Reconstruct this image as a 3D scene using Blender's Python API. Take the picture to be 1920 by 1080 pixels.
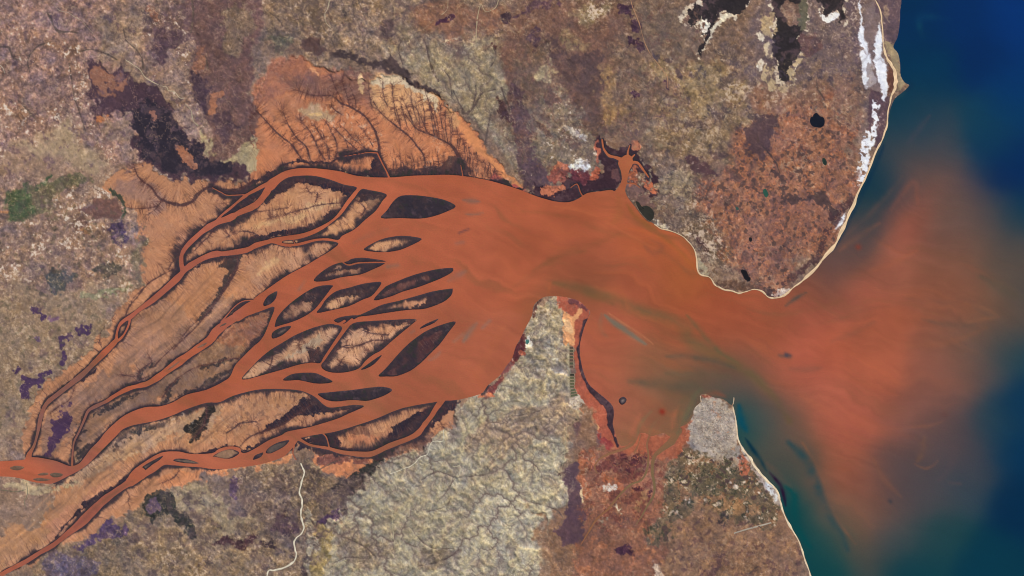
import bpy, math, heapq
import numpy as np

# ------------------------------------------------------------------ camera, sky, sun, exposure
for o in list(bpy.data.objects): bpy.data.objects.remove(o)
SC = bpy.context.scene
COL = SC.collection
def W(x, y): return ((x-960.0)*0.1, (540.0-y)*0.1)      # map position -> world (1 unit = 500 m)
cam_d = bpy.data.cameras.new('camera'); cam = bpy.data.objects.new('camera', cam_d); COL.objects.link(cam)
cam.location = (0, 0, 800); cam.rotation_euler = (0, 0, 0)
cam_d.sensor_width = 36; cam_d.lens = 36*800/192.0
cam_d.clip_start = 10; cam_d.clip_end = 5000
SC.camera = cam
SUN_EL, SUN_AZ = math.radians(42), math.radians(30)     # azimuth counted from +Y clockwise
wd = bpy.data.worlds.new('World'); SC.world = wd; wd.use_nodes = True
nt = wd.node_tree
sky = nt.nodes.new('ShaderNodeTexSky'); sky.sky_type = 'NISHITA'; sky.sun_disc = False
sky.sun_elevation = SUN_EL; sky.sun_rotation = SUN_AZ
bg = nt.nodes['Background']; nt.links.new(sky.outputs[0], bg.inputs[0]); bg.inputs[1].default_value = 0.08
sl = bpy.data.lights.new('sun', 'SUN'); sl.energy = 4.2; sl.angle = math.radians(0.5); sl.color = (1, .96, .9)
so = bpy.data.objects.new('sun', sl); COL.objects.link(so)
so.rotation_euler = (math.pi/2-SUN_EL, 0, -SUN_AZ+math.pi)
so.rotation_euler = (math.radians(90)-SUN_EL, 0, math.pi-SUN_AZ)
SC.view_settings.view_transform = 'Standard'; SC.view_settings.look = 'None'
SC.view_settings.exposure = 0.13; SC.cycles.filter_width = 1.1; SC.view_settings.gamma = 1.0
KCAL = np.array([1.0, 1.0, 1.0])*1.25                    # light reaching flat ground (albedo 1 -> this)

# ------------------------------------------------------------------ grid
S = 1.25
MX = 100
def axis(n0, n1):
    inner = np.arange(n0, n1+1e-6, S)
    g = S*1.032**np.arange(1, MX+1); g = np.cumsum(g)
    return np.concatenate([n0-g[::-1], inner, inner[-1]+g])
GX = axis(-30, 1950); GY = axis(-30, 1110)
NX, NY = len(GX), len(GY)
X2, Y2 = np.meshgrid(GX, GY)
print('grid', NX, NY)

# ------------------------------------------------------------------ noise on the grid (separable value noise)
def _cub(c, n):
    i = np.floor(c).astype(int); f = c-i
    w = np.stack([(1-f)**3/6, (3*f**3-6*f**2+4)/6, (-3*f**3+3*f**2+3*f+1)/6, f**3/6], -1)
    idx = np.stack([i-1, i, i+1, i+2], -1) % n
    return idx, w
def vn(sx, sy, seed, gx=None, gy=None):
    gx = GX if gx is None else gx; gy = GY if gy is None else gy
    r = np.random.RandomState(seed); n = 512
    L = r.standard_normal((n, n)).astype(np.float32)
    ox, oy = r.rand(2)*97
    ix, wx = _cub(gx/sx+ox, n); iy, wy = _cub(gy/sy+oy, n)
    A = sum(L[iy[:, k]]*wy[:, k, None].astype(np.float32) for k in range(4))
    return sum(A[:, ix[:, k]]*wx[None, :, k].astype(np.float32) for k in range(4))*2.0
def fbm(scale, octv, seed, gain=.5, gx=None, gy=None):
    o = 0; a = 1; t = 0
    for k in range(octv):
        o = o+a*vn(scale/2**k, scale/2**k*1.03, seed+k*17, gx, gy); t += a*a; a *= gain
    return o/math.sqrt(t)
def gn(u, v, seed):                                       # noise at arbitrary points
    r = np.random.RandomState(seed); L = r.standard_normal((256, 256)).astype(np.float32)
    i = np.floor(u).astype(int); j = np.floor(v).astype(int); a = u-i; b = v-j
    a = a*a*(3-2*a); b = b*b*(3-2*b)
    i0 = i % 256; i1 = (i+1) % 256; j0 = j % 256; j1 = (j+1) % 256
    return (L[j0, i0]*(1-a)+L[j0, i1]*a)*(1-b)+(L[j1, i0]*(1-a)+L[j1, i1]*a)*b
def sm(x, a=0.0, b=1.0):
    t = np.clip((x-a)/(b-a), 0, 1); return t*t*(3-2*t)

# ------------------------------------------------------------------ distance fields
def smooth_pts(P, closed, n=3):
    P = np.array(P, float); m = len(P); out = []
    rng = range(m) if closed else range(m-1)
    for i in rng:
        p0 = P[i-1] if (closed or i > 0) else P[i]
        p1 = P[i]; p2 = P[(i+1) % m]
        p3 = P[(i+2) % m] if (closed or i+2 < m) else p2
        L = np.hypot(*(p2-p1)[:2]); k = 1 if L > 400 else n
        for q in range(k):
            t = q/k
            out.append(.5*((2*p1)+(-p0+p2)*t+(2*p0-5*p1+4*p2-p3)*t*t+(-p0+3*p1-3*p2+p3)*t**3) if L <= 400 else p1)
    if not closed: out.append(P[-1])
    return np.array(out)
def clean(P, n=3):
    return smooth_pts(P, True, n)
def seg_dist(segs, R, D, T, t0=0.0):
    """segs: list of (x0,y0,w0,x1,y1,w1); D <- min(dist-w); T <- arclength of the nearest point"""
    t = t0
    for x0, y0, w0, x1, y1, w1 in segs:
        L = math.hypot(x1-x0, y1-y0)
        if L < 1e-6: continue
        r = R+max(w0, w1)
        a = np.searchsorted(GX, min(x0, x1)-r); b = np.searchsorted(GX, max(x0, x1)+r)
        c = np.searchsorted(GY, min(y0, y1)-r); d = np.searchsorted(GY, max(y0, y1)+r)
        if b > a and d > c:
            xx = X2[c:d, a:b]-x0; yy = Y2[c:d, a:b]-y0
            ux, uy = (x1-x0)/L, (y1-y0)/L
            s = np.clip(xx*ux+yy*uy, 0, L)
            dd = np.hypot(xx-s*ux, yy-s*uy)-(w0+(w1-w0)*s/L)
            m = dd < D[c:d, a:b]
            D[c:d, a:b][m] = dd[m]
            if T is not None: T[c:d, a:b][m] = (t+s)[m]
        t += L
    return t
def poly_segs(P, closed=True):
    P = np.asarray(P); n = len(P); o = []
    for i in range(n if closed else n-1):
        q = P[(i+1) % n]; o.append((P[i][0], P[i][1], 0, q[0], q[1], 0))
    return o
def line_segs(P):
    return [(P[i][0], P[i][1], P[i][2], P[i+1][0], P[i+1][1], P[i+1][2]) for i in range(len(P)-1)]
def inside(P, c=0, d=None, a=0, b=None):
    d = NY if d is None else d; b = NX if b is None else b
    P = np.asarray(P); Q = np.roll(P, -1, 0)
    M = np.zeros((d-c, b-a+1), np.int8); gx = GX[a:b]
    for r in range(c, d):
        y = GY[r]
        k = (P[:, 1] > y) != (Q[:, 1] > y)
        if not k.any(): continue
        xs = P[k, 0]+(y-P[k, 1])*(Q[k, 0]-P[k, 0])/(Q[k, 1]-P[k, 1])
        np.add.at(M[r-c], np.searchsorted(gx, xs), 1)
    return (np.cumsum(M, 1)[:, :-1] % 2).astype(bool)
def local_sdf(P, R):
    """signed distance (+inside) in the polygon's box grown by R"""
    P = np.asarray(P)
    a = np.searchsorted(GX, P[:, 0].min()-R); b = np.searchsorted(GX, P[:, 0].max()+R)
    c = np.searchsorted(GY, P[:, 1].min()-R); d = np.searchsorted(GY, P[:, 1].max()+R)
    if b <= a or d <= c: return None
    D = np.full((d-c, b-a), float(R), np.float32)
    for x0, y0, _, x1, y1, _ in poly_segs(P):
        L = math.hypot(x1-x0, y1-y0)
        if L < 1e-6: continue
        aa = max(a, np.searchsorted(GX, min(x0, x1)-R)); bb = min(b, np.searchsorted(GX, max(x0, x1)+R))
        cc = max(c, np.searchsorted(GY, min(y0, y1)-R)); ee = min(d, np.searchsorted(GY, max(y0, y1)+R))
        if bb <= aa or ee <= cc: continue
        xx = X2[cc:ee, aa:bb]-x0; yy = Y2[cc:ee, aa:bb]-y0
        ux, uy = (x1-x0)/L, (y1-y0)/L
        s = np.clip(xx*ux+yy*uy, 0, L)
        v = D[cc-c:ee-c, aa-a:bb-a]
        np.minimum(v, np.hypot(xx-s*ux, yy-s*uy), out=v)
    I = inside(P, c, d, a, b)
    return np.where(I, D, -D), c, d, a, b

# ------------------------------------------------------------------ outlines (map positions)
WATER = [(1648,-300),(1672,-140),(1684,-40),(1690,0),(1688,20),(1687,45),(1683,70),(1675,88),(1684,100),(1688,122),(1689,142),(1697,155),(1705,160),(1694,172),
(1679,184),(1671,200),(1667,215),(1664,235),(1659,252),(1652,268),(1641,292),(1627,327),(1613,357),(1596,396),(1583,428),(1568,458),(1548,484),(1525,511),
(1506,527),(1490,539),(1482,546),(1467,557),(1452,560),(1440,558),(1430,548),(1415,544),(1400,547),(1385,551),(1372,547),(1360,545),(1349,540),(1340,535),(1332,522),(1310,512),
(1306,482),(1300,466),(1285,448),(1265,437),(1240,430),(1227,421),(1210,407),(1190,387),(1177,370),(1172,357),(1175,345),(1177,332),(1180,320),
(1186,308),(1185,295),(1175,290),(1163,298),(1159,307),(1164,320),(1166,335),(1162,347),(1153,358),(1145,356),(1125,359),(1102,362),(1085,372),
(1067,379),(1042,378),(1015,371),(995,364),(975,356),(960,351),(930,342),(905,336),(867,330),(837,328),(792,329),(767,330),(730,333),(692,332),
(665,329),(640,322),(605,317),(567,315),(537,320),(517,330),(502,340),(498,350),(510,357),(525,342),(542,332),(567,329),(592,330),(620,337),(645,346),
(669,351),(662,362),(650,377),(640,392),(625,410),(600,425),(570,437),(540,442),(505,448),(504,456),(512,456),(535,462),(562,460),(592,452),(612,451),
(635,456),(620,470),(600,482),(575,497),(550,510),(530,522),(507,538),(494,547),(485,553),(476,561),(470,572),(478,586),(497,580),(515,576),(505,605),
(497,625),(487,640),(475,650),(450,675),(440,687),(432,705),(420,715),(387,731),(350,740),(325,754),(300,762),(270,764),(237,777),(217,792),
(198,810),(185,827),(170,842),(155,862),(145,871),(130,874),(110,866),(90,861),(60,857),(45,862),(0,865),(-60,868),(-200,880),(-900,900),(-900,950),(-200,905),(-60,895),(0,893),
(35,896),(60,903),(90,907),(105,904),(125,894),(145,884),(165,870),(185,850),(205,830),(220,815),(230,805),(250,797),(287,790),(320,780),
(350,767),(387,755),(412,754),(437,742),(480,731),(517,729),(555,731),(575,736),(592,745),(605,757),(618,764),(640,762),(665,759),(683,762),
(655,775),(630,786),(580,801),(540,809),(528,816),(505,825),(480,840),(462,849),(452,848),(450,840),(430,837),(410,842),(397,850),(357,851),(337,847),
(312,847),(295,852),(270,867),(250,882),(240,897),(250,909),(270,896),(292,883),(307,872),(322,872),(350,874.5),(375,876),(400,879.5),
(425,879),(450,876),(480,872),(505,866),(530,857),(542,847),(552,835),(562,822),(568,820),(592,815),(625,810),(660,800),(705,785),(755,765),
(826,752),(834,751),(855,750),(870,747),(890,742),(905,736),(915,722),(930,710),(940,700),(950,685),(960,672),(967,650),(977,632),(984,617),(997,592),
(1001,572),(1017,558),(1035,555),(1060,557),(1085,564),(1100,577),(1107,587),(1098,607),(1091,630),(1087,652),(1090,680),(1095,700),(1104,720),
(1120,735),(1135,747),(1149,762),(1151,780),(1149,795),(1153,810),(1160,832),(1172,836),(1186,826),(1196,814),(1210,812),(1220,818),(1232,815),(1245,812),(1256,818),
(1266,808),(1276,800),(1287,795),(1297,783),(1302,765),(1314,753),(1312,742),(1322,738),(1338,745),(1355,748),(1368,757),(1376,765),(1380,782),(1383,802),
(1386,825),(1396,842),(1411,862),(1426,885),(1441,902),(1453,912),(1462,927),(1467,950),(1476,972),(1488,995),(1500,1015),(1508,1040),
(1515,1060),(1522,1080),(1532,1110),(1560,1200),(1640,1500),(2400,4000),(9000,4000),(9000,-4000),(1500,-4000),(1560,-900)]
CHAN = [   # rivers and creeks: (x, y, half width)
[(508,342,5.5),(500,360,6),(480,384,6),(450,398,5.5),(430,409,5.5),(407,417,5),(385,430,5),(367,445,4.5),(350,462,4),(341,477,3.7),(340,495,4),(343,507,5),(337,517,5.5),(317,536,5.5),(287,562,5),(262,580,4),(245,594,4),(234,600,3),(224,610,2.2),(219,625,2),(218,637,3),(212,645,5),(195,662,5),(175,682,4.6),(155,702,5),(130,722,4.6),(107,740,4),(87,757,3.6),(77,780,3.4),(71,810,2.6),(64,835,2),(55,852,4),(52,866,7)],
[(244,596,1.8),(241,610,1.6),(232,628,1.6),(220,640,2)],
[(500,345,3),(480,356,2.8),(465,364,2.6),(450,375,2.3),(430,392,2),(415,404,1.7),(404,417,2)],
[(398,352,.5),(415,361,.7),(425,366,.8),(440,366,.8),(457,365,1)],
[(508,452,3.6),(480,460,4.6),(462,469,4.8),(425,475,5),(400,477,5),(375,487,4.8),(350,503,5),(340,514,5)],
[(527,456,.5),(534,460,.7),(545,462,1)], [(549,449,.4),(553,457,.6)],
[(478,574,10),(460,583,9),(445,593,8),(430,602,7.5),(405,622,7.5),(393,638,7),(360,661,6.6),(325,686,6.6),(297,707,5.5),(277,719,4.5),(262,723,4),(240,729,3.8),(215,742,3.2),(200,752,3),(175,764,3),(165,771,2.4),(158,787,2),(148,810,1.8),(138,832,1.7),(135,872,1.8)],
[(482,563,.8),(470,563,.9),(455,565,.9),(440,575,.9),(425,592,1.2),(415,604,1.6)],
[(262,888,12),(245,903,8.5),(228,914,6),(215,923,6),(195,938,7),(175,957,8.5),(150,982,8),(125,1002,5.5),(100,1022,4.6),(75,1036,4.6),(50,1052,4),(25,1065,3.6),(-2,1080,3.6),(-60,1120,5),(-200,1230,5)],
[(562,824,2.4),(580,834,2),(600,838,2.2),(617,841,2.8),(642,848,3.6),(680,852,4.5),(700,850,4.5),(730,836,5),(767,822,4.5),(785,811,4.6),(797,795,4.6),(809,780,4.4),(818,765,4.4),(830,750,5)],
[(603,811,1.1),(612,820,1.1),(617,838,1.2)],
[(552,836,1),(549,850,1),(555,862,.8)],
[(644,613,2.6),(652,606,2.6),(660,600,2.8)],
[(708,288,.9),(717,307,1.1),(724,320,1.2),(730,334,1.6)], [(864,310,.5),(868,331,.8)],
[(708,287,.9),(690,286,.7),(672,289,.6),(645,293,.5)],
[(640,489,1),(646,494,1),(655,497,1.1),(672,493,1.1),(700,492,1.1),(728,492,1.2)],
[(1166,300,3.5),(1154,295,2.8),(1142,292,2.3),(1135,284,1.9),(1131,276,1.6),(1129,262,1.2)],
[(1182,305,2.6),(1195,305,1.9),(1205,317,1.7),(1216,332,1.2)], [(1178,294,2),(1177,286,1.5),(1181,272,.9)], [(1184,296,1.4),(1190,290,1)],
[(1176,344,1.3),(1188,344,.9),(1200,352,.6)], [(1177,330,.9),(1190,322,.6)], [(1178,338,.8),(1192,333,.5)],
[(1095,371,.9),(1088,360,.8),(1082,345,.8),(1070,352,.6)],
[(1196,812,2.6),(1188,830,2.6),(1172,841,2.2),(1145,850,1.9),(1125,860,1.4),(1115,875,.9),(1120,888,.5)],
[(1201,815,.8),(1196,835,.8),(1188,850,.6)],
[(1220,812,1.5),(1213,832,1.6),(1216,855,1.6),(1213,880,1.6),(1203,900,1.4),(1182,909,1.6),(1160,930,1.8),(1140,955,1.6),(1120,972,1.4),(1105,995,1),(1090,1020,.6)],
[(1272,808,7),(1259,828,6),(1240,843,4.4),(1226,858,2.9),(1223,885,2.4),(1227,910,2),(1225,930,1.7),(1213,950,1.4),(1202,970,1),(1192,984,.6)],
[(646,602,2.2),(636,607,2),(628,607,1.6)],
]
ISL = {   # islands inside the estuary: key -> outline
'block': [(677,355),(692,356),(725,364),(717,377),(705,395),(685,412),(665,430),(642,442),(634,450),(615,447),(592,448),(567,454),(552,457),(530,456),(532,451),(555,449),(580,442),(605,430),(625,415),(640,402),(655,382),(665,370)],
'stub': [(520,546),(517,560),(507,570),(495,574),(494,567),(502,555),(512,549)],
'dark_oval': [(714,409),(725,395),(737,378),(752,367),(780,366),(812,370),(837,376),(855,387),(835,398),(812,406),(787,410),(750,409)],
'tan_eye': [(682,469),(697,457),(720,447),(750,442),(777,444),(791,449),(767,462),(745,470),(717,473)],
'creek_split': [(588,527),(600,512),(625,496),(650,490),(660,485),(680,483),(705,486),(724,490),(717,497),(700,505),(675,515),(640,520),(612,527)],
'long_feather': [(700,563),(720,540),(727,535),(750,525),(780,514),(817,505),(846,502),(850,505),(847,511),(827,522),(802,532),(780,540),(755,547),(730,557)],
'tailed': [(626,600),(640,594),(662,591),(675,590),(697,580),(717,571),(747,564),(780,555),(812,546),(846,541),(849,543),(846,554),(830,567),(797,579),(767,581),(730,586),(692,592),(674,594),(660,601),(645,607),(632,605)],
'leaf_west': [(515,611),(520,595),(537,575),(562,555),(587,540),(605,535),(624,535),(620,542),(605,562),(590,580),(570,594),(547,604),(530,609),(517,613)],
'leaf_east': [(594,587),(602,575),(612,560),(630,546),(655,539),(680,532),(700,529),(715,529),(710,540),(697,555),(680,562),(655,574),(625,581)],
'pip': [(509,630),(512,622),(527,614),(546,611),(540,620),(527,630),(512,635)],
'wedge': [(453,711),(460,700),(472,688),(480,679),(492,668),(507,656),(530,642),(550,630),(572,620),(595,612),(620,607),(640,612),(640,620),(630,635),(617,655),(607,670),(600,681),(585,680),(560,684),(530,693),(505,700),(480,707),(465,711)],
'arrow': [(602,685),(610,674),(620,659),(634,640),(647,622),(662,606),(690,602),(730,600),(780,598),(770,610),(752,625),(732,642),(715,657),(700,665),(685,677),(673,691),(650,698),(625,699),(608,694)],
'sliver': [(676,693),(685,686),(700,675),(716,665),(712,672),(700,684),(685,692)],
'dash': [(786,617),(795,609),(810,602),(823,597),(815,605),(800,612)],
'maroon': [(709,705),(722,692),(735,677),(755,655),(775,637),(800,620),(830,608),(855,603),(842,622),(825,645),(805,665),(790,680),(770,695),(745,705),(725,706)],
'lens': [(530,712),(545,702),(565,699),(590,699),(605,705),(624,715),(612,719),(590,719),(560,713),(540,714)],
'slug': [(596,738),(620,735),(660,731),(690,727),(717,725),(736,731),(720,742),(700,749),(685,752),(660,750),(630,753),(612,750),(603,745)],
'bead_a': [(498,849),(503,840),(520,830),(542,825),(537,834),(525,842),(508,850)],
'bead_b': [(474,862),(478,854),(487,850),(494,848),(490,856),(480,861)],
'bead_c': [(325,864),(330,860),(345,860),(362,864),(374,869),(360,869.5),(340,867.5)],
'bead_d': [(246,894),(255,884),(270,873),(285,864),(306,854),(300,862),(285,872),(270,884),(255,893)],
'bead_e': [(399,855),(415,846),(432,842),(446,846),(448,851),(435,859),(420,860),(405,857)],
'bar_a': [(18,877),(30,873),(46,876),(36,882),(24,881)],
'bar_b': [(70,890),(80,886),(91,887),(88,891),(76,892)],
'bar_c': [(93,889),(104,886),(118,889),(114,894),(100,895)],
'bar_d': [(61,898),(75,896),(95,899),(85,902),(70,902)],
'streak_a': [(411,613),(418,607),(426,605),(421,610)],
'streak_b': [(368,653),(378,646),(390,641),(382,649)],
'streak_c': [(312,696),(322,686),(338,676),(330,685)],
'ring': [(1160,752),(1163,746),(1170,744),(1175,749),(1172,756),(1165,759)],
}

# land cover, painted in order: outline, colour (as seen), options
#  s softness, w warp (map px), a strength, amp texture, dr drainage, fk pale flecks, dt dark dots, fr fringe width, cb comb length, rel relief, k class
PC = dict(
 tan=(188,136,102), tanp=(200,158,118), dark=(50,46,54), cream=(226,208,172), burn=(66,50,62), purple=(112,88,84))
COVER = []
def C(poly, color, **k): COVER.append((poly, color, k))
BIG = 3000
# broad zones
C([(-BIG,-BIG),(560,-BIG),(520,0),(500,80),(480,160),(450,330),(270,450),(270,530),(150,690),(60,770),(0,900),(-BIG,1100)], (150,125,113), s=76,w=50,amp=1.5,fk=.9,dr=.55,dt=.35,rel=.6)
C([(0,540),(200,560),(210,600),(150,680),(60,770),(40,860),(-BIG,900),(-BIG,540)], (148,128,108), s=49,w=32,amp=.9,fk=.25,dr=.3,rel=.4)
C([(0,0),(180,0),(280,60),(240,250),(150,330),(0,300)], (152,122,112), s=76,w=50,amp=1.6,fk=1,dr=.5,dt=.6,rel=.6)
C([(215,0),(265,0),(270,70),(300,130),(320,180),(350,225),(320,210),(290,170),(240,140),(190,115),(170,70)], (158,134,114), s=26,w=25,amp=1.3,fk=1,rel=.6,dr=.4)
C([(60,240),(130,238),(170,260),(200,300),(150,330),(60,320),(30,290)], (166,146,120), s=38,w=27,amp=.6,fk=.2,dr=.2)
C([(0,290),(90,280),(170,300),(220,300),(200,340),(120,350),(0,350)], (155,130,112), s=34,w=27,amp=.8,fk=.3)
C([(560,-BIG),(960,-BIG),(960,60),(940,160),(960,340),(900,260),(780,160),(690,150),(520,120),(505,60),(520,0)], (136,115,98), s=57,w=37,amp=1.3,fk=.35,dr=.8,rel=.8)
C([(610,30),(730,20),(720,100),(640,100),(620,70)], (144,122,104), s=26,w=20,amp=1.6,fk=.7,dr=.7)
C([(830,80),(945,70),(960,150),(950,250),(985,345),(960,340),(900,240),(850,200),(800,150),(740,120),(745,80)], (151,138,116), s=34,w=25,amp=.9,fk=.35,dr=.85,rel=.8)
C([(780,0),(960,0),(960,40),(900,55),(860,60),(820,60),(770,40)], (138,102,84), s=26,w=20,amp=.8,fk=.2,dr=.5)
C([(960,-BIG),(1420,-BIG),(1440,0),(1420,200),(1300,330),(1180,300),(1100,250),(1010,340),(960,260),(945,120),(955,30)], (124,102,88), s=49,w=37,amp=1.1,fk=.2,dr=.5,dt=.2,rel=.6)
C([(1010,200),(1120,200),(1125,250),(1125,340),(1060,350),(1000,360),(960,340),(960,240)], (128,115,102), s=26,w=25,amp=1.3,fk=.9,dr=.7,dt=.5)
C([(960,0),(1090,0),(1160,30),(1180,120),(1060,110),(1030,60),(990,120),(960,200),(945,120)], (122,92,80), s=38,w=25,amp=.8,fk=.1,dr=.4)
C([(1060,40),(1100,60),(1120,80),(1090,90),(1060,70)], (140,118,92), s=19,w=17,amp=1)
C([(1060,15),(1110,10),(1145,15),(1130,30),(1100,30),(1080,25)], (158,138,108), s=13,w=15,amp=1.2,fk=.7)
C([(1120,120),(1150,115),(1170,140),(1165,180),(1140,190),(1125,160)], (146,118,88), s=17,w=17,amp=1.1,fk=.3)
C([(1130,185),(1170,180),(1175,210),(1150,230),(1135,215)], (146,118,86), s=17,w=17,amp=1,fk=.3)
C([(1280,130),(1400,140),(1430,180),(1370,200),(1290,200),(1250,170)], (146,126,98), s=30,w=27,amp=1.2,fk=.5,dr=.5)
C([(1230,0),(1300,0),(1310,100),(1280,140),(1230,110),(1205,60)], (122,104,92), s=26,w=22,amp=.8)
C([(1400,-BIG),(1700,-BIG),(1690,0),(1690,140),(1660,240),(1600,210),(1560,150),(1500,130),(1420,200),(1400,80)], (116,99,97), s=26,w=25,amp=1.1,fk=.4,dr=.3,dt=.2,rel=.3)
C([(1430,180),(1480,160),(1560,140),(1600,150),(1610,200),(1560,230),(1470,215),(1420,220)], (138,108,96), s=26,w=22,amp=1,fk=.4,dt=.3)
C([(1180,290),(1300,320),(1340,330),(1350,420),(1350,470),(1360,520),(1300,470),(1230,425),(1180,370)], (120,101,88), s=26,w=25,amp=1.4,fk=.6,dr=.4,dt=.8,rel=.5)
C([(1225,215),(1290,220),(1400,215),(1440,230),(1370,270),(1310,300),(1260,290),(1215,270)], (132,112,92), s=26,w=27,amp=1.2,fk=.3,dt=.5)
C([(1345,300),(1370,290),(1410,270),(1450,210),(1500,200),(1560,190),(1605,215),(1612,260),(1606,330),(1590,385),(1560,430),(1540,475),(1500,512),(1460,530),(1400,520),(1360,490),(1345,440),(1335,400),(1350,360)], (150,106,86), s=57,w=32,amp=1.1,fk=.25,dt=1.3,dr=.15,rel=.3)
C([(1440,350),(1520,380),(1570,410),(1530,460),(1450,500),(1440,430)], (140,98,82), s=30,w=22,amp=.9,dt=1.3)
# delta and tidal flats
C([(190,345),(215,330),(255,305),(275,300),(290,322),(330,335),(400,345),(465,338),(480,330),(520,322),(560,300),(700,340),(860,330),(860,560),(860,760),(800,830),(700,870),(560,840),(400,885),(240,960),(150,1010),(0,1080),(0,1000),(100,910),(40,850),(50,800),(60,760),(90,720),(150,672),(190,630),(215,590),(240,560),(268,535),(270,470),(268,430),(250,400),(235,380),(215,365)], PC['tan'], s=4,w=6,amp=.55,fk=.05,dr=0,fr=3.5,cb=6.5,rel=0)
C([(210,350),(250,330),(290,360),(310,390),(290,400),(260,385),(230,370)], (162,124,106), s=10,w=12,amp=.8)
C([(60,400),(0,400),(0,395)], PC['tan'], s=3)
C([(250,430),(300,400),(360,420),(330,470),(300,520),(272,530),(272,470)], (192,138,104), s=10,w=10,amp=.5)
C([(290,560),(400,500),(470,480),(480,520),(430,560),(380,610),(300,650),(250,640),(240,620)], (188,134,98), s=14,w=12,amp=.6)
C([(260,590),(330,560),(370,600),(330,640),(280,670),(220,690),(200,690)], (172,130,106), s=12,w=12,amp=.8)
C([(175,715),(215,690),(300,650),(370,600),(420,560),(440,580),(400,620),(330,680),(270,715),(200,745),(160,765),(130,830),(80,860),(75,800),(120,745)], (150,116,98), s=8,w=10,amp=.9,dt=.2)
C([(160,770),(240,732),(290,712),(340,690),(410,635),(480,592),(515,577),(500,620),(470,660),(440,690),(430,712),(350,742),(260,770),(215,790),(180,830),(150,865),(136,868),(145,810)], (138,108,90), s=5,w=8,amp=1.2,fk=.1,dt=.2,fr=3,cb=6)
C([(395,625),(430,600),(500,580),(515,580),(500,620),(475,650),(445,650),(420,650)], (150,104,84), s=6,w=8,amp=1.5,dt=.6,fr=2)
C([(230,800),(330,770),(480,733),(560,735),(600,760),(560,770),(480,790),(400,830),(300,842),(220,880),(140,960),(60,1010),(0,1020),(0,940),(100,910),(170,870)], (184,136,102), s=8,w=10,amp=.8,fk=.15)
C([(220,810),(300,785),(390,758),(420,760),(400,800),(330,820),(230,860),(150,905),(110,915),(90,905)], (180,146,116), s=5,w=8,amp=1.0,fk=.35,dt=.3)
C([(230,800),(290,790),(340,775),(330,790),(270,806),(225,822)], (112,90,78), s=4,w=7,amp=1.4,fk=.4,dt=.5)
C([(140,1000),(200,920),(190,905),(110,970),(60,1010),(40,1060),(90,1035)], (192,138,108), s=8,w=8,amp=.5)
C([(-400,900),(0,900),(50,910),(100,915),(105,940),(60,985),(0,1010),(-400,1000)], (146,122,106), s=8,w=10,amp=.9,fk=.5,dr=.2)
C([(0,905),(50,906),(95,912),(110,912),(150,895),(140,905),(100,922),(50,925),(0,915)], (178,160,128), s=4,w=7,amp=1,fk=.5,dt=.3)
C([(0,1000),(60,985),(100,1000),(60,1040),(0,1060)], (182,138,104), s=9,w=10,amp=.8)
# fan of flats north of the delta
C([(465,215),(480,190),(500,150),(520,120),(560,110),(590,125),(640,140),(670,150),(690,150),(745,145),(780,155),(820,180),(850,205),(870,225),(890,250),(915,285),(950,325),(985,352),(960,355),(905,336),(840,330),(730,335),(640,324),(570,317),(500,345),(470,345),(463,325),(470,290),(470,250)], (200,132,94), s=4,w=6,amp=.5,fr=3,cb=7,dr=0,rel=0)
C([(500,130),(600,120),(700,160),(700,200),(620,190),(560,170),(490,190),(480,200)], (166,112,90), s=14,w=14,amp=1.1,fk=.2)
C([(540,140),(680,140),(700,180),(640,190),(600,170),(540,165)], (136,98,86), s=12,w=14,amp=1,fk=.1)
C([(480,190),(560,175),(640,200),(650,230),(560,235),(500,215)], (182,124,94), s=14,w=12,amp=1,fk=.45)
C([(560,205),(600,200),(640,215),(620,228),(580,225)], (188,158,124), s=9,w=8,amp=.7,fk=.3)
C([(690,150),(745,143),(785,157),(822,185),(822,205),(805,203),(780,200),(740,198),(715,200),(702,190),(695,170)], (206,168,122), s=9,w=5,amp=.5,fr=0)
C([(690,150),(745,143),(785,157),(822,185),(826,210),(800,225),(770,232),(735,225),(712,205)], (216,164,116), s=26,w=6,amp=.4,a=.8)
C([(692,150),(712,147),(735,140),(750,146),(782,158),(820,184),(821,203),(812,206),(808,190),(780,172),(745,160),(715,165),(700,160)], (222,202,166), s=3.5,w=5,amp=.5)
C([(675,140),(682,145),(680,160),(684,175),(678,178),(670,158),(668,145)], (212,176,132), s=2.5,w=3)
C([(860,218),(885,245),(915,285),(955,332),(985,353),(965,348),(930,318),(895,285),(865,250),(850,225)], (218,148,100), s=5,w=3,amp=.3,fr=0,cb=0)
C([(832,205),(855,210),(862,235),(850,245),(838,225)], (218,162,112), s=5,w=3,amp=.4)
C([(578,123),(590,130),(600,140),(595,142),(583,133)], (222,160,116), s=2.5,w=3)
C([(580,212),(600,210),(602,216),(585,216)], (226,190,134), s=2,w=2)
C([(570,130),(470,235),(468,330),(480,330),(490,260),(520,180)], (178,122,92), s=8,w=8,a=.5)
C([(735,335),(735,312),(790,318),(830,306),(855,300),(870,308),(872,335)], PC['dark'], s=4,w=7,fr=10,k=1,a=.75)
C([(380,262),(392,285),(410,305),(425,315),(450,325),(470,328),(478,300),(474,268),(462,252),(455,285),(432,292),(408,285),(398,262)], (170,156,122), s=4,w=6,amp=.6,fk=.2)
C([(396,258),(404,278),(418,290),(432,292),(450,287),(455,270),(445,262),(420,255)], (126,98,88), s=4,w=6,amp=.6)
C([(380,240),(388,262),(398,282),(414,300),(440,312),(462,310),(470,292),(474,262),(484,262),(480,300),(474,326),(450,328),(420,318),(400,302),(385,280),(374,255)], (182,166,130), s=3,w=4,amp=.6,fk=.3)
C([(925,325),(960,340),(990,357),(985,362),(950,350),(920,340)], (176,92,84), s=5,w=5)
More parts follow.
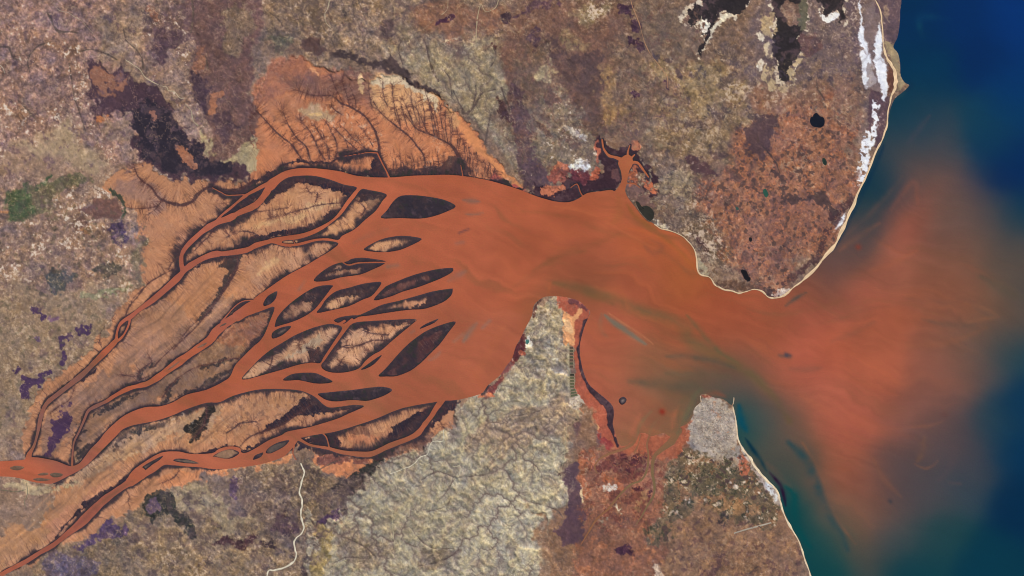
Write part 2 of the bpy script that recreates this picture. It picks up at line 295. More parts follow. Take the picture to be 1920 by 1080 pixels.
# burnt and wooded patches
C([(160,117),(185,115),(215,125),(235,138),(255,150),(275,162),(295,178),(312,195),(315,215),(340,232),(360,250),(375,262),(385,270),(400,285),(415,300),(440,312),(460,325),(468,337),(440,342),(400,345),(370,343),(345,335),(325,330),(300,322),(285,310),(270,295),(255,280),(248,262),(252,245),(250,215),(235,205),(212,212),(205,225),(188,240),(182,225),(175,200),(170,175),(163,150)], (78,58,66), s=7,w=11,amp=.6,fk=0,dr=0,dt=0,rel=.2)
C([(215,215),(245,200),(300,200),(330,232),(370,262),(400,290),(440,318),(400,335),(345,325),(300,310),(265,280),(255,245),(240,215)], (50,44,54), s=10,w=10,amp=.4,fk=0,dt=0)
C([(175,130),(205,128),(218,143),(205,150),(222,150),(230,140),(236,150),(225,165),(210,165),(206,180),(190,192),(180,175),(172,150)], (142,102,86), s=6,w=8,amp=.5,fk=0)
C([(332,272),(350,280),(362,295),(369,312),(360,313),(350,303),(340,300),(332,288)], (162,112,92), s=2.5,w=4,amp=.6,fk=0)
C([(280,212),(288,208),(292,222),(286,226)], (150,108,96), s=2,w=3)
C([(185,220),(198,225),(192,235),(183,232)], (170,112,78), s=4,w=5)
C([(214,228),(235,205),(250,220),(248,255),(225,268),(200,255),(195,240)], (142,120,108), s=4,w=8,amp=1.2,fk=.5)
C([(355,0),(500,0),(490,60),(490,130),(470,180),(462,250),(440,280),(415,290),(400,270),(395,240),(385,215),(375,185),(358,160),(350,130),(360,90),(352,50)], (110,84,82), s=10,w=18,amp=.9,fk=.1,dr=.3)
C([(295,50),(330,45),(350,60),(342,78),(325,85),(320,112),(308,108),(295,88)], (78,58,68), s=7,w=13,a=.85,amp=.7,fk=0)
C([(265,5),(355,0),(358,50),(330,45),(300,45),(280,60),(272,30)], (94,74,78), s=10,w=18,a=.7)
C([(280,15),(295,20),(305,38),(292,42),(280,30)], (146,102,84), s=4,w=6)
C([(355,135),(380,145),(402,165),(396,185),(402,208),(388,216),(374,195),(362,165)], (70,54,66), s=6,w=12,amp=.7,a=.9,fk=0)
C([(388,190),(398,176),(415,172),(422,180),(408,190),(405,212),(392,208)], (164,114,90), s=2.5,w=5,amp=.6)
C([(368,90),(382,88),(385,110),(376,135),(366,125)], (146,104,88), s=4,w=6)
C([(400,210),(430,215),(440,245),(415,260),(398,235)], (80,62,72), s=6,w=10,a=.8)
C([(425,20),(465,15),(480,60),(460,110),(425,100),(415,60)], (132,114,94), s=10,w=16,a=.7,amp=1.3,fk=.3)
C([(565,75),(585,70),(606,76),(610,95),(600,103),(578,102),(566,92)], (92,70,68), s=4,w=6,amp=.5,fk=0)
C([(582,0),(605,0),(610,40),(606,75),(590,70),(583,40)], (112,94,80), s=4,w=6,amp=.4)
C([(618,92),(640,96),(665,102),(692,112),(716,118),(732,105),(750,118),(766,135),(790,155),(830,172),(834,186),(800,170),(770,156),(745,145),(718,130),(690,124),(650,112),(625,106)], (76,62,62), s=4,w=6,amp=.5,fk=0,dr=.1)
C([(722,40),(738,45),(732,70),(715,85),(712,60)], (100,80,76), s=5,w=8)
C([(812,46),(825,38),(838,28),(852,26),(842,38),(830,46),(818,48)], (74,44,60), s=2.5,w=5,fk=0)
C([(940,32),(958,24),(960,40),(948,44)], (64,48,54), s=3,w=5)
C([(495,50),(545,60),(545,100),(500,95)], (104,92,84), s=12,w=16,a=.8)
C([(510,70),(540,75),(538,105),(515,100)], (98,96,78), s=10,w=12,a=.7)
C([(920,78),(932,88),(928,98),(918,88)], (90,62,60), s=3,w=4)
C([(935,180),(950,200),(965,230),(958,235),(940,210)], (84,60,58), s=4,w=7)
C([(960,160),(985,190),(990,240),(1000,290),(998,350),(985,350),(975,300),(962,240),(950,210)], (88,66,72), s=5,w=8,amp=.7,a=.85)
C([(983,290),(1005,300),(1030,320),(1035,345),(1010,362),(990,350),(982,320)], (92,72,80), s=5,w=7,amp=.7)
C([(1030,80),(1055,75),(1060,100),(1100,100),(1122,97),(1126,130),(1126,178),(1105,190),(1065,168),(1040,130),(1025,110)], (90,70,70), s=5,w=9,amp=.6,fk=.1,a=.9)
C([(1060,165),(1125,172),(1130,200),(1115,240),(1090,235),(1085,195)], (98,76,72), s=6,w=9,amp=.7,fk=.1,a=.85)
C([(1160,0),(1180,0),(1186,20),(1184,28),(1165,18)], (76,52,68), s=3,w=6,fk=.1)
C([(1182,40),(1196,36),(1201,55),(1196,62),(1182,55)], (78,54,68), s=2,w=4,amp=1)
C([(1178,68),(1192,72),(1205,80),(1211,92),(1200,97),(1190,88),(1177,86)], (70,48,62), s=2,w=4,amp=1)
C([(1216,92),(1226,100),(1238,114),(1228,112)], (86,74,80), s=2,w=4)
C([(1243,152),(1250,152),(1252,165),(1248,168)], (78,52,68), s=2,w=3)
C([(1180,174),(1190,170),(1196,180),(1188,185)], (70,46,66), s=2,w=3)
C([(960,40),(1000,5),(1040,0),(1045,4),(1010,15),(985,30)], (88,62,76), s=4,w=8,a=.8)
C([(995,60),(1012,58),(1008,80),(998,95)], (88,66,76), s=4,w=6)
C([(1005,122),(1030,115),(1038,140),(1025,162),(1005,150)], (172,156,122), s=5,w=8,amp=1.3,fk=.7)
C([(1060,232),(1080,240),(1100,262),(1090,268),(1070,255),(1058,245)], (190,184,178), s=4,w=7,amp=1.5,fk=1)
C([(1290,235),(1330,225),(1320,245)], (100,82,76), s=4,w=8)
C([(1330,195),(1360,200),(1375,215),(1350,225),(1335,212)], (82,70,72), s=5,w=10,a=.8)
C([(1340,100),(1380,90),(1400,110),(1380,125),(1350,118)], (98,84,82), s=7,w=12,a=.8)
C([(1392,235),(1440,215),(1455,240),(1435,270),(1400,262)], (84,64,66), s=4,w=9,amp=.7)
C([(1398,268),(1432,270),(1432,288),(1415,292),(1395,285)], (86,64,70), s=4,w=7,amp=.6)
C([(1330,285),(1350,280),(1370,285),(1345,298),(1332,295)], (92,72,74), s=4,w=7)
C([(1285,298),(1303,293),(1315,305),(1338,320),(1336,335),(1312,330),(1298,318)], (82,58,64), s=3,w=6,amp=.6)
C([(1300,325),(1325,340),(1345,350),(1345,375),(1325,385),(1310,360)], (94,70,68), s=6,w=10,a=.8)
C([(1230,345),(1300,330),(1310,370),(1290,385),(1245,370)], (134,122,102), s=8,w=12,a=.8,amp=1.4,fk=.5)
C([(1174,345),(1190,348),(1210,352),(1218,372),(1228,380),(1226,392),(1208,385),(1190,378),(1178,368)], (118,92,88), s=3,w=4,amp=.6,fk=.1,dt=.1)
C([(1300,470),(1312,485),(1320,500),(1330,518),(1318,516),(1308,508)], (178,168,144), s=2,w=4)
C([(1228,412),(1243,417),(1256,425),(1250,430),(1235,424)], (208,196,176), s=2,w=5,fk=1)
C([(1280,438),(1292,435),(1296,450),(1288,450)], (200,180,164), s=2,w=4,fk=1)
C([(1305,450),(1322,460),(1325,480),(1312,480)], (86,62,62), s=3,w=6)
C([(1395,508),(1405,510),(1408,524),(1400,530),(1397,518)], (34,30,34), s=1.5,w=3)
# marsh round the northern inlet
C([(1000,368),(1000,352),(1030,353),(1052,350),(1058,335),(1070,330),(1100,335),(1118,335),(1132,322),(1124,310),(1118,290),(1117,262),(1128,248),(1142,280),(1165,282),(1192,272),(1200,292),(1212,300),(1225,322),(1242,335),(1230,348),(1232,362),(1215,366),(1205,345),(1195,322),(1175,330),(1165,345),(1152,362),(1100,366),(1067,382),(1030,380)], (62,42,50), s=2.5,w=6,amp=.6,fk=0,dr=0,dt=0,rel=0,k=1,fr=3)
C([(1128,250),(1145,278),(1185,280),(1192,262),(1170,268),(1150,265)], (132,104,86), s=3,w=6,amp=1)
C([(1006,358),(1020,350),(1025,343),(1035,350),(1055,348),(1057,358),(1035,364),(1015,366)], (192,118,88), s=2,w=4,k=0)
C([(1036,315),(1045,308),(1065,312),(1068,330),(1055,340),(1042,345),(1030,328)], (142,84,76), s=3,w=6,amp=1.2,k=0)
C([(1040,318),(1050,305),(1066,312),(1066,320),(1052,318)], (196,122,92), s=2,w=4,k=0)
C([(1070,322),(1085,320),(1105,320),(1110,335),(1098,345),(1075,340)], (108,58,64), s=3,w=5,amp=1.2,k=0)
C([(1068,312),(1080,302),(1098,305),(1103,318),(1088,320),(1072,320)], (216,212,206), s=2,w=6,fk=1,amp=1.3,k=0)
C([(1108,322),(1120,315),(1128,322),(1120,337),(1108,335)], (176,98,76), s=2,w=4,k=0)
C([(1116,265),(1121,268),(1123,300),(1117,310)], (168,98,80), s=2,w=3,k=0)
C([(1208,332),(1222,340),(1230,355),(1226,366),(1216,362),(1210,348)], (188,112,84), s=2,w=4,k=0)
C([(1178,308),(1196,310),(1197,340),(1182,346),(1177,330)], (160,96,74), s=3,w=4,k=0,amp=1)
C([(1148,320),(1162,318),(1164,335),(1152,342)], (104,72,72), s=3,w=4,k=0)
C([(1180,262),(1200,268),(1202,280),(1190,280)], (184,120,92), s=2,w=4,k=0)
# north-east lagoons with salt rims
for P in ([(1303,5),(1322,10),(1325,-30),(1402,-30),(1395,12),(1390,25),(1376,30),(1362,25),(1350,20),(1346,35),(1335,46),(1332,60),(1325,75),(1319,90),(1315,106),(1311,104),(1314,85),(1318,70),(1324,52),(1328,38),(1310,38),(1300,50),(1288,45),(1285,30),(1295,15)],
          [(1448,-30),(1500,-30),(1512,10),(1512,35),(1505,60),(1498,70),(1500,95),(1490,112),(1484,130),(1475,150),(1462,152),(1460,130),(1455,110),(1445,95),(1450,85),(1444,70),(1455,50),(1455,30),(1448,15)],
          [(1535,-30),(1582,-30),(1583,30),(1578,48),(1572,30),(1565,20),(1550,28),(1542,20)]):
    Q = np.array(P, float)
    COVER.append((P, (226,210,184), dict(s=1.6,w=7,grow=4,a=.95,amp=.6,fk=.5,cut=.3,k=2)))
    COVER.append((P, (50,44,46), dict(s=1.6,w=4,amp=.6,fk=0,dr=0,dt=0,rel=0,k=1)))
C([(1312,45),(1325,36),(1328,48),(1322,60),(1314,60)], (236,226,208), s=1.5,w=3,k=2)
C([(1317,45),(1323,42),(1322,52),(1317,53)], (110,80,70), s=1.2,w=2,k=0)
C([(1335,48),(1348,38),(1362,27),(1376,31),(1362,38),(1350,46),(1338,58),(1333,70),(1328,80),(1325,80)], (226,214,188), s=1.5,w=3,k=2)
C([(1536,22),(1548,30),(1566,22),(1572,32),(1562,40),(1550,42),(1541,34)], (242,236,228), s=1.5,w=3,k=2)
C([(1282,12),(1290,14),(1290,34),(1283,30)], (210,196,170), s=1.5,w=3,k=2)
C([(1462,5),(1480,0),(1500,10),(1495,40),(1480,48),(1470,30)], (122,98,88), s=2,w=5,k=0,amp=1.2)
C([(1498,10),(1512,0),(1515,40),(1505,58),(1500,48)], (104,100,84), s=2,w=4,k=0)
C([(1430,40),(1448,30),(1452,60),(1440,75),(1432,60)], (176,156,124), s=3,w=6,k=0,fk=.6)
C([(1436,70),(1450,90),(1446,110),(1434,105)], (206,190,160), s=2.5,w=5,k=2)
C([(1436,118),(1452,125),(1454,150),(1448,165),(1436,160)], (190,172,140), s=2.5,w=5,k=2)
C([(1418,118),(1432,112),(1428,130),(1420,128)], (232,220,200), s=2,w=4,k=2)
C([(1420,60),(1434,68),(1432,80),(1422,74)], (222,208,184), s=2,w=4,k=2)
C([(1487,118),(1500,100),(1504,104),(1492,125)], (206,184,146), s=1.8,w=3,k=2)
C([(1478,132),(1488,128),(1487,158),(1480,156)], (186,168,136), s=1.8,w=3)
C([(1460,162),(1476,158),(1474,170),(1462,172)], (196,176,146), s=1.8,w=4)
C([(1500,72),(1530,68),(1540,90),(1520,100),(1502,92)], (106,80,80), s=3,w=6)
C([(1590,-20),(1612,0),(1615,60),(1612,120),(1600,110),(1590,60)], (104,88,94), s=5,w=9,fk=.6)
C([(1622,10),(1645,0),(1648,40),(1642,80),(1640,120),(1650,170),(1640,185),(1630,160),(1632,110),(1622,60)], (128,112,112), s=3,w=4,amp=.6,fk=.2)
C([(1646,-200),(1692,-200),(1690,0),(1688,70),(1676,84),(1665,85),(1657,60),(1654,30),(1640,0)], (102,84,90), s=2.5,w=4,amp=.8,fk=.15,dt=0)
C([(1655,15),(1664,12),(1668,40),(1662,40)], (142,122,110), s=3,w=4)
C([(1660,80),(1675,85),(1686,102),(1689,140),(1700,156),(1690,168),(1680,172),(1683,150),(1676,125),(1668,105)], (152,138,112), s=2,w=3,amp=.5)
C([(1665,115),(1676,135),(1679,155),(1672,172),(1662,180),(1665,150)], (104,70,60), s=2.5,w=4,amp=.8)
C([(1630,165),(1660,180),(1668,190),(1662,230),(1655,262),(1645,275),(1635,275),(1628,230),(1625,190)], (92,72,80), s=3,w=5,amp=.7)
for P,kw in (([(1611,0),(1613,-30),(1616,-30),(1616,20),(1622,60),(1627,82),(1632,105),(1635,125),(1631,142),(1628,164),(1622,170),(1616,150),(1612,110),(1611,60)], dict()),
          ([(1647,38),(1653,60),(1654,90),(1658,110),(1663,130),(1666,150),(1665,172),(1660,190),(1652,184),(1649,160),(1644,140),(1639,120),(1638,95),(1641,70)], dict()),
          ([(1640,185),(1650,200),(1648,225),(1643,250),(1637,275),(1631,300),(1625,325),(1616,352),(1603,347),(1605,320),(1611,290),(1619,262),(1632,225)], dict(cut=.3,w=4)),
          ([(1557,432),(1562,424),(1572,410),(1586,398),(1579,420),(1568,434)], dict())):
    COVER.append((P, (240,240,244), dict(dict(s=3.5,w=2.6,grow=-.7,amp=.5,fk=0,dt=0,k=2), **kw)))
C([(1628,120),(1638,130),(1640,155),(1630,165),(1626,150)], (168,160,164), s=3,w=4,fk=.6)
C([(1560,400),(1572,392),(1590,370),(1600,375),(1580,410),(1560,440),(1545,470),(1525,495),(1500,515),(1480,535),(1470,525),(1500,500),(1530,470),(1550,435)], (80,56,58), s=3,w=6,amp=.9,a=.9)
C([(1440,320),(1455,318),(1468,328),(1472,345),(1470,365),(1480,372),(1512,368),(1528,358),(1545,362),(1560,385),(1572,400),(1565,405),(1545,385),(1520,375),(1490,380),(1468,376),(1464,350),(1460,332),(1442,326)], (88,64,64), s=2,w=4,amp=.7)
C([(1430,535),(1452,540),(1475,535),(1470,552),(1450,556),(1432,545)], (80,60,60), s=3,w=5,fk=.4)
C([(1452,545),(1470,540),(1480,540),(1468,554),(1455,556)], (206,190,176), s=2,w=4,fk=.8)
C([(1340,530),(1370,525),(1420,530),(1425,543),(1395,545),(1360,542)], (104,78,66), s=4,w=6)
# green fields west
C([(12,390),(25,375),(45,362),(75,360),(100,345),(130,325),(168,325),(160,345),(132,358),(120,380),(100,395),(75,398),(60,410),(30,416),(18,408),(25,398)], (98,98,76), s=7,w=14,amp=1,fk=.1,a=.85)
C([(15,385),(50,362),(65,372),(70,392),(50,408),(28,414),(18,405),(24,396)], (70,90,64), s=8,w=14,amp=1,a=.7)
C([(66,352),(92,330),(95,333),(72,354)], (80,92,70), s=3,w=4)
C([(148,398),(175,385),(205,368),(222,372),(228,395),(225,410),(205,408),(185,415),(165,405)], (118,88,82), s=4,w=7,amp=.4,fk=0)
C([(208,356),(222,360),(232,378),(235,400),(230,408),(227,385),(218,370),(208,366)], (66,74,62), s=2.5,w=4)
C([(135,420),(160,412),(178,425),(172,440),(150,440)], (110,86,82), s=5,w=8)
C([(150,430),(170,425),(176,438),(165,445)], (156,118,94), s=4,w=6)
C([(212,425),(235,420),(242,440),(225,455),(210,445)], (74,58,88), s=4,w=8,a=.8)
C([(180,492),(225,488),(228,505),(205,515),(178,505)], (84,78,74), s=5,w=9)
C([(95,515),(130,510),(135,540),(105,545),(85,530)], (84,84,84), s=6,w=10,fk=.5)
C([(255,440),(270,450),(270,530),(255,520),(245,480)], (112,106,92), s=6,w=9,a=.7)
C([(160,548),(225,540),(248,535),(240,548),(205,558),(165,562)], (138,138,112), s=5,w=8,fk=.6,dt=.6)
PURP = (76,56,84)
for P in ([(68,582),(78,582),(85,592),(80,599),(71,592)], [(146,618),(163,609),(170,609),(175,615),(160,622),(149,623)],
          [(114,636),(128,628),(138,631),(131,643),(123,648),(122,660),(117,668),(123,676),(115,686),(107,680),(113,665),(111,650)],
          [(45,712),(60,709),(75,714),(88,698),(95,699),(90,716),(79,722),(63,722),(60,740),(50,735),(43,722)],
          [(100,798),(112,786),(122,772),(128,782),(134,785),(134,798),(124,812),(118,828),(105,838),(92,852),(80,850),(88,832),(96,818)],
          [(136,762),(140,757),(128,780),(125,778)], [(28,690),(38,686),(38,696),(30,702)]):
    C(P, PURP, s=2.2,w=8,amp=.4,fk=0,dt=0,dr=0)
C([(62,632),(74,635),(72,648),(62,645)], (104,84,110), s=2.5,w=5)
C([(90,588),(112,590),(110,600),(95,597)], (120,92,116), s=3,w=6)
# creek-side woods inside the delta
DK = (56,52,56)
for P in ([(408,500),(440,470),(455,470),(445,500),(430,530),(412,560),(395,585),(375,600),(372,596),(395,570),(410,540),(425,510)],
          [(255,705),(262,692),(288,680),(290,683),(272,694),(262,708)],
          [(305,745),(316,722),(335,708),(337,712),(322,730),(316,750),(306,758)],
          [(330,750),(345,738),(385,715),(440,685),(442,690),(395,722),(350,742)],
          [(375,688),(400,680),(420,672),(440,672),(430,679),(402,689),(378,692)],
          [(180,770),(205,755),(262,730),(268,734),(230,755),(190,775),(175,782)],
          [(140,812),(155,785),(168,775),(170,782),(160,800),(150,825),(146,850),(138,850)],
          [(150,862),(145,845),(160,835),(175,830),(165,850),(155,865)]):
    C(P, DK, s=1.8,w=4,amp=.8,fk=0,a=.9)
C([(340,805),(365,790),(388,757),(400,757),(398,785),(380,810),(372,825),(360,826),(352,815)], (46,44,44), s=1.8,w=5,amp=.6,k=1)
C([(225,805),(255,798),(290,800),(280,808),(245,810)], (64,60,60), s=2.5,w=6)
# delta mangrove fringes drawn wide
MG = dict(s=1.4,w=3,amp=.35,fk=0,dt=0,k=1)
for P in ([(455,368),(480,358),(490,358),(470,380),(430,402),(410,413),(420,400),(440,382)],           # between the two northern arms
          [(496,372),(512,358),(527,343),(545,332),(567,329),(592,330),(620,338),(645,347),(669,351),(660,362),(652,372),(636,360),(610,352),(570,345),(545,350),(520,365),(500,382)],
          [(480,443),(520,432),(560,425),(595,413),(620,395),(638,378),(646,383),(625,410),(600,426),(570,438),(540,443),(505,448),(480,454),(460,462),(440,466),(452,455)],
          [(677,355),(692,356),(725,364),(717,377),(708,390),(695,385),(680,375),(668,372)],
          [(705,390),(700,400),(685,412),(662,430),(640,443),(634,450),(615,447),(592,448),(567,454),(540,457),(532,452),(555,447),(580,440),(600,431),(630,436),(650,428),(670,412)],
          [(648,330),(692,332),(730,333),(726,322),(716,300),(708,292),(690,320),(665,322)],
          [(556,297),(580,303),(620,301),(645,293),(672,288),(700,286),(712,288),(708,296),(690,291),(672,294),(645,300),(620,306),(580,308),(556,303)],
          [(480,480),(486,466),(505,456),(520,458),(500,463),(488,472)],
          [(562,823),(592,816),(625,811),(645,806),(630,818),(640,835),(665,842),(690,842),(710,835),(740,820),(755,812),(735,830),(700,845),(680,848),(645,843),(617,837),(590,832)],
          [(735,800),(770,780),(826,752),(815,765),(805,780),(790,800),(765,815),(735,825),(720,820),(740,808)],
          [(830,756),(845,752),(862,750),(845,768),(815,795),(800,812),(795,806),(812,785)],
          [(570,745),(592,746),(603,757),(618,766),(650,765),(683,762),(655,775),(640,778),(650,770),(600,776),(560,780),(535,795),(510,805),(490,812),(500,800),(530,780),(550,760)],
          [(450,846),(480,838),(505,825),(520,818),(500,822),(480,832),(465,836)],
          [(355,851),(385,845),(420,835),(450,837),(430,840),(408,845),(396,852)],
          [(290,872),(310,868),(340,870),(370,872),(395,880),(370,878),(340,873),(312,876),(290,886)],
          [(225,915),(245,900),(243,890),(225,903),(200,917),(170,933),(145,955),(120,985),(95,1015),(92,1022),(120,992),(150,960),(175,940)],
          [(583,835),(560,828),(555,850),(570,842),(600,843),(640,855),(680,858),(690,870),(705,868),(720,846),(705,855),(680,857),(640,853),(610,846)],
          [(480,345),(500,335),(520,322),(540,310),(560,297),(545,300),(520,315),(495,328),(480,335),(460,348),(430,356),(400,350),(390,352),(430,363),(460,360)],
          [(345,520),(325,540),(318,538),(330,525),(338,505),(333,500),(325,525),(310,540),(300,552),(312,545)],
          [(420,480),(400,487),(385,492),(365,505),(345,520),(355,510),(375,492),(400,482),(440,478),(470,474),(482,464),(470,466),(450,474)],
          [(206,650),(190,660),(182,672),(196,655),(210,636),(216,625),(213,622)],
          [(150,712),(160,705),(178,688),(182,690),(168,705),(155,716)]):
    COVER.append((P, (48,42,54), dict(MG)))
C([(640,790),(680,780),(735,775),(745,790),(720,800),(690,805),(690,815),(670,820),(650,812),(645,800)], (98,68,64), s=5,w=8,amp=1,a=.6)
C([(686,797),(700,790),(720,786),(745,783),(750,792),(730,798),(722,806),(704,805),(692,808)], (206,152,112), s=2.5,w=5,amp=.6,k=0)
C([(650,822),(662,815),(690,818),(700,812),(712,820),(690,832),(665,832)], (196,132,98), s=2.5,w=5,amp=.7,k=0)
C([(575,785),(600,778),(630,772),(660,768),(650,775),(620,785),(590,792),(578,795)], (192,138,104), s=2.5,w=4,k=0)
C([(500,812),(540,790),(560,780),(555,792),(525,808),(505,820)], (160,118,90), s=3,w=5,k=0)
C([(585,858),(600,845),(640,858),(680,862),(700,870),(685,885),(655,895),(640,900),(615,893),(595,878)], (208,138,98), s=3,w=5,amp=.5,k=0)
C([(598,850),(640,850),(690,860),(685,872),(660,866),(630,872),(605,868)], (104,66,66), s=3,w=7,amp=1.2,a=.8)
C([(440,878),(500,868),(545,852),(548,862),(520,882),(505,890),(495,888),(480,885)], (204,142,102), s=3,w=5,amp=.6,k=0)
C([(300,900),(340,880),(400,880),(440,882),(405,900),(380,922),(350,925),(320,912)], (204,140,100), s=3,w=6,k=0)
C([(365,920),(380,915),(392,916),(382,924),(368,926)], (224,204,184), s=2,w=4)
# south-west country
C([(40,1070),(120,1015),(200,985),(290,940),(350,925),(400,905),(480,885),(545,865),(560,850),(600,880),(640,900),(590,960),(590,1040),(570,1100),(560,BIG),(-BIG,BIG),(-BIG,1300),(-60,1130)], (134,116,98), s=8,w=14,amp=1.3,fk=.35,dr=.7,dt=.3,rel=.8)
C([(330,930),(420,925),(470,980),(420,1000),(380,960),(340,960)], (156,140,114), s=10,w=14,amp=1,fk=.4,dr=.5)
C([(380,900),(410,895),(470,930),(460,970),(410,950),(385,925)], (128,110,100), s=8,w=12,amp=1,fk=.2)
C([(430,895),(450,900),(448,930),(436,938),(425,920)], (88,68,98), s=3,w=7,a=.8)
C([(450,890),(480,890),(500,905),(540,890),(550,960),(540,1040),(470,980),(440,960)], (112,96,92), s=8,w=12,a=.8,amp=1.1)
C([(560,880),(600,890),(650,905),(700,890),(680,940),(640,990),(600,990),(575,1000)], (122,104,86), s=8,w=12,amp=1.4,dr=.8)
C([(270,935),(285,925),(310,922),(328,928),(330,945),(340,960),(355,975),(366,990),(366,1008),(355,1008),(343,990),(325,972),(305,965),(292,985),(285,968),(268,957)], (54,54,52), s=3,w=7,amp=.8,fk=0)
C([(275,945),(295,938),(300,955),(282,962)], (98,82,104), s=3,w=5)
C([(140,1022),(165,1002),(190,987),(225,980),(240,990),(222,1008),(182,1010),(155,1036),(137,1036)], (84,66,100), s=4,w=9,a=.9,fk=.1)
C([(60,1075),(90,1045),(130,1035),(180,1040),(170,1080),(120,1110),(60,1110)], (104,92,104), s=7,w=12,amp=1.4,fk=.5)
C([(395,1022),(412,1008),(430,1004),(442,1012),(478,1000),(482,1012),(450,1022),(425,1030),(402,1030)], (72,48,54), s=3,w=7,amp=1)
C([(520,965),(545,972),(552,990),(545,1010),(530,1000),(515,980)], (74,56,66), s=3,w=8,a=.85)
C([(485,1018),(510,1012),(520,1022),(495,1026)], (60,48,54), s=3,w=6)
C([(578,980),(582,1040),(572,1080),(560,1075),(572,1035),(572,1000)], (84,70,70), s=3,w=6)
C([(595,978),(622,955),(640,962),(622,982),(604,984),(592,992)], (76,56,78), s=3,w=6)
# pale southern hills
C([(1010,560),(1045,562),(1055,585),(1058,640),(1063,700),(1068,740),(1085,760),(1080,790),(1062,820),(1060,850),(1058,900),(1068,940),(1050,975),(1032,1000),(1020,1040),(1010,1100),(1000,BIG),(590,BIG),(570,1080),(588,1010),(620,980),(650,940),(685,905),(705,875),(760,850),(805,830),(840,800),(862,762),(880,748),(905,742),(925,728),(940,712),(955,695),(962,680),(985,650),(990,615),(1000,585)], (156,147,128), s=7,w=10,amp=.8,fk=.15,dr=1.1,dt=.05,rel=1.3,fr=0)
C([(860,820),(980,760),(1060,760),(1050,830),(960,860),(890,850)], (150,130,112), s=20,w=22,amp=1,dr=1)
C([(900,940),(1010,880),(1060,930),(1020,1020),(960,1060),(900,1020)], (172,163,142), s=22,w=20,amp=.8,fk=.4)
C([(700,960),(850,900),(880,980),(760,1040)], (148,140,122), s=22,w=18,amp=.6)
C([(985,600),(1045,580),(1055,650),(1060,730),(1000,740),(960,700)], (154,142,122), s=10,w=12,amp=1.4,fk=.45,rel=1.2)
C([(640,1010),(680,1005),(740,1030),(700,1055),(650,1050)], (120,104,92), s=10,w=14,a=.7)
C([(790,1030),(860,1025),(840,1050),(790,1060)], (112,98,88), s=6,w=12,a=.7)
C([(590,1000),(600,985),(625,990),(615,1040),(600,1080),(580,1080)], (156,138,96), s=8,w=10)
C([(656,892),(672,884),(690,870),(712,858),(718,862),(705,880),(685,892),(665,902)], (50,48,46), s=2,w=4,amp=.8)
C([(625,915),(655,900),(690,900),(665,930),(650,955),(635,950),(640,930)], (84,70,68), s=3,w=9,amp=1.3,a=.8)
C([(730,838),(770,825),(808,812),(800,830),(770,845),(735,860),(725,850)], (110,86,80), s=3,w=7,amp=1.2,a=.8)
C([(905,742),(915,724),(930,712),(943,700),(945,712),(930,730),(912,745)], (120,64,64), s=2,w=5,amp=.8,fr=2)
C([(898,742),(925,736),(928,744),(910,748)], (196,118,88), s=2,w=3)
C([(945,690),(962,668),(972,672),(960,690),(945,705),(938,706)], (132,74,72), s=2,w=4)
C([(962,668),(968,648),(978,632),(986,620),(986,655),(975,660),(978,668),(968,680)], (94,48,52), s=2,w=4,k=1)
C([(975,655),(985,662),(984,668),(973,664)], (180,92,72), s=1.4,w=2,k=0)
C([(984,634),(992,630),(995,640),(994,652),(986,655)], (232,230,222), s=1.4,w=3,k=2)
C([(998,592),(1003,572),(1015,560),(1008,575),(1003,592)], (92,62,60), s=1.5,w=2)
# marsh and ponds east of the peninsula
C([(1045,557),(1085,562),(1102,577),(1108,588),(1095,620),(1089,650),(1090,690),(1100,715),(1122,735),(1150,762),(1153,800),(1164,835),(1150,845),(1118,835),(1105,800),(1086,765),(1082,742),(1078,700),(1075,650),(1073,605),(1056,585)], (170,94,74), s=2.2,w=3,amp=.6,fk=0,dt=0,dr=0,rel=0,fr=0,cb=0)
C([(1055,582),(1064,592),(1076,592),(1080,584),(1088,578),(1091,585),(1084,598),(1078,603),(1077,640),(1076,648),(1057,646),(1056,610)], (222,162,114), s=1.6,w=2.5,amp=.35,k=0)
C([(1058,600),(1070,602),(1075,622),(1060,622)], (228,186,140), s=3,w=2)
C([(1063,648),(1069,648),(1070,700),(1075,735),(1080,755),(1070,758),(1066,730),(1063,690)], (166,158,134), s=1.2,w=1.5)
C([(1068,745),(1085,744),(1096,757),(1090,764),(1078,768),(1068,758)], (196,186,168), s=1.6,w=3,fk=.8)
C([(1090,765),(1105,775),(1115,790),(1122,808),(1108,803),(1096,785)], (220,160,112), s=2,w=4)
C([(1080,795),(1110,800),(1130,815),(1135,828),(1120,842),(1095,838),(1080,820)], (118,88,86), s=3,w=6,amp=.7)
C([(1120,815),(1135,820),(1155,832),(1160,842),(1145,848),(1128,842)], (150,70,68), s=2,w=4)
C([(1075,557),(1085,566),(1098,576),(1104,585),(1096,584),(1080,572),(1070,572),(1068,562)], (104,62,66), s=1.5,w=3,k=1,a=.8)
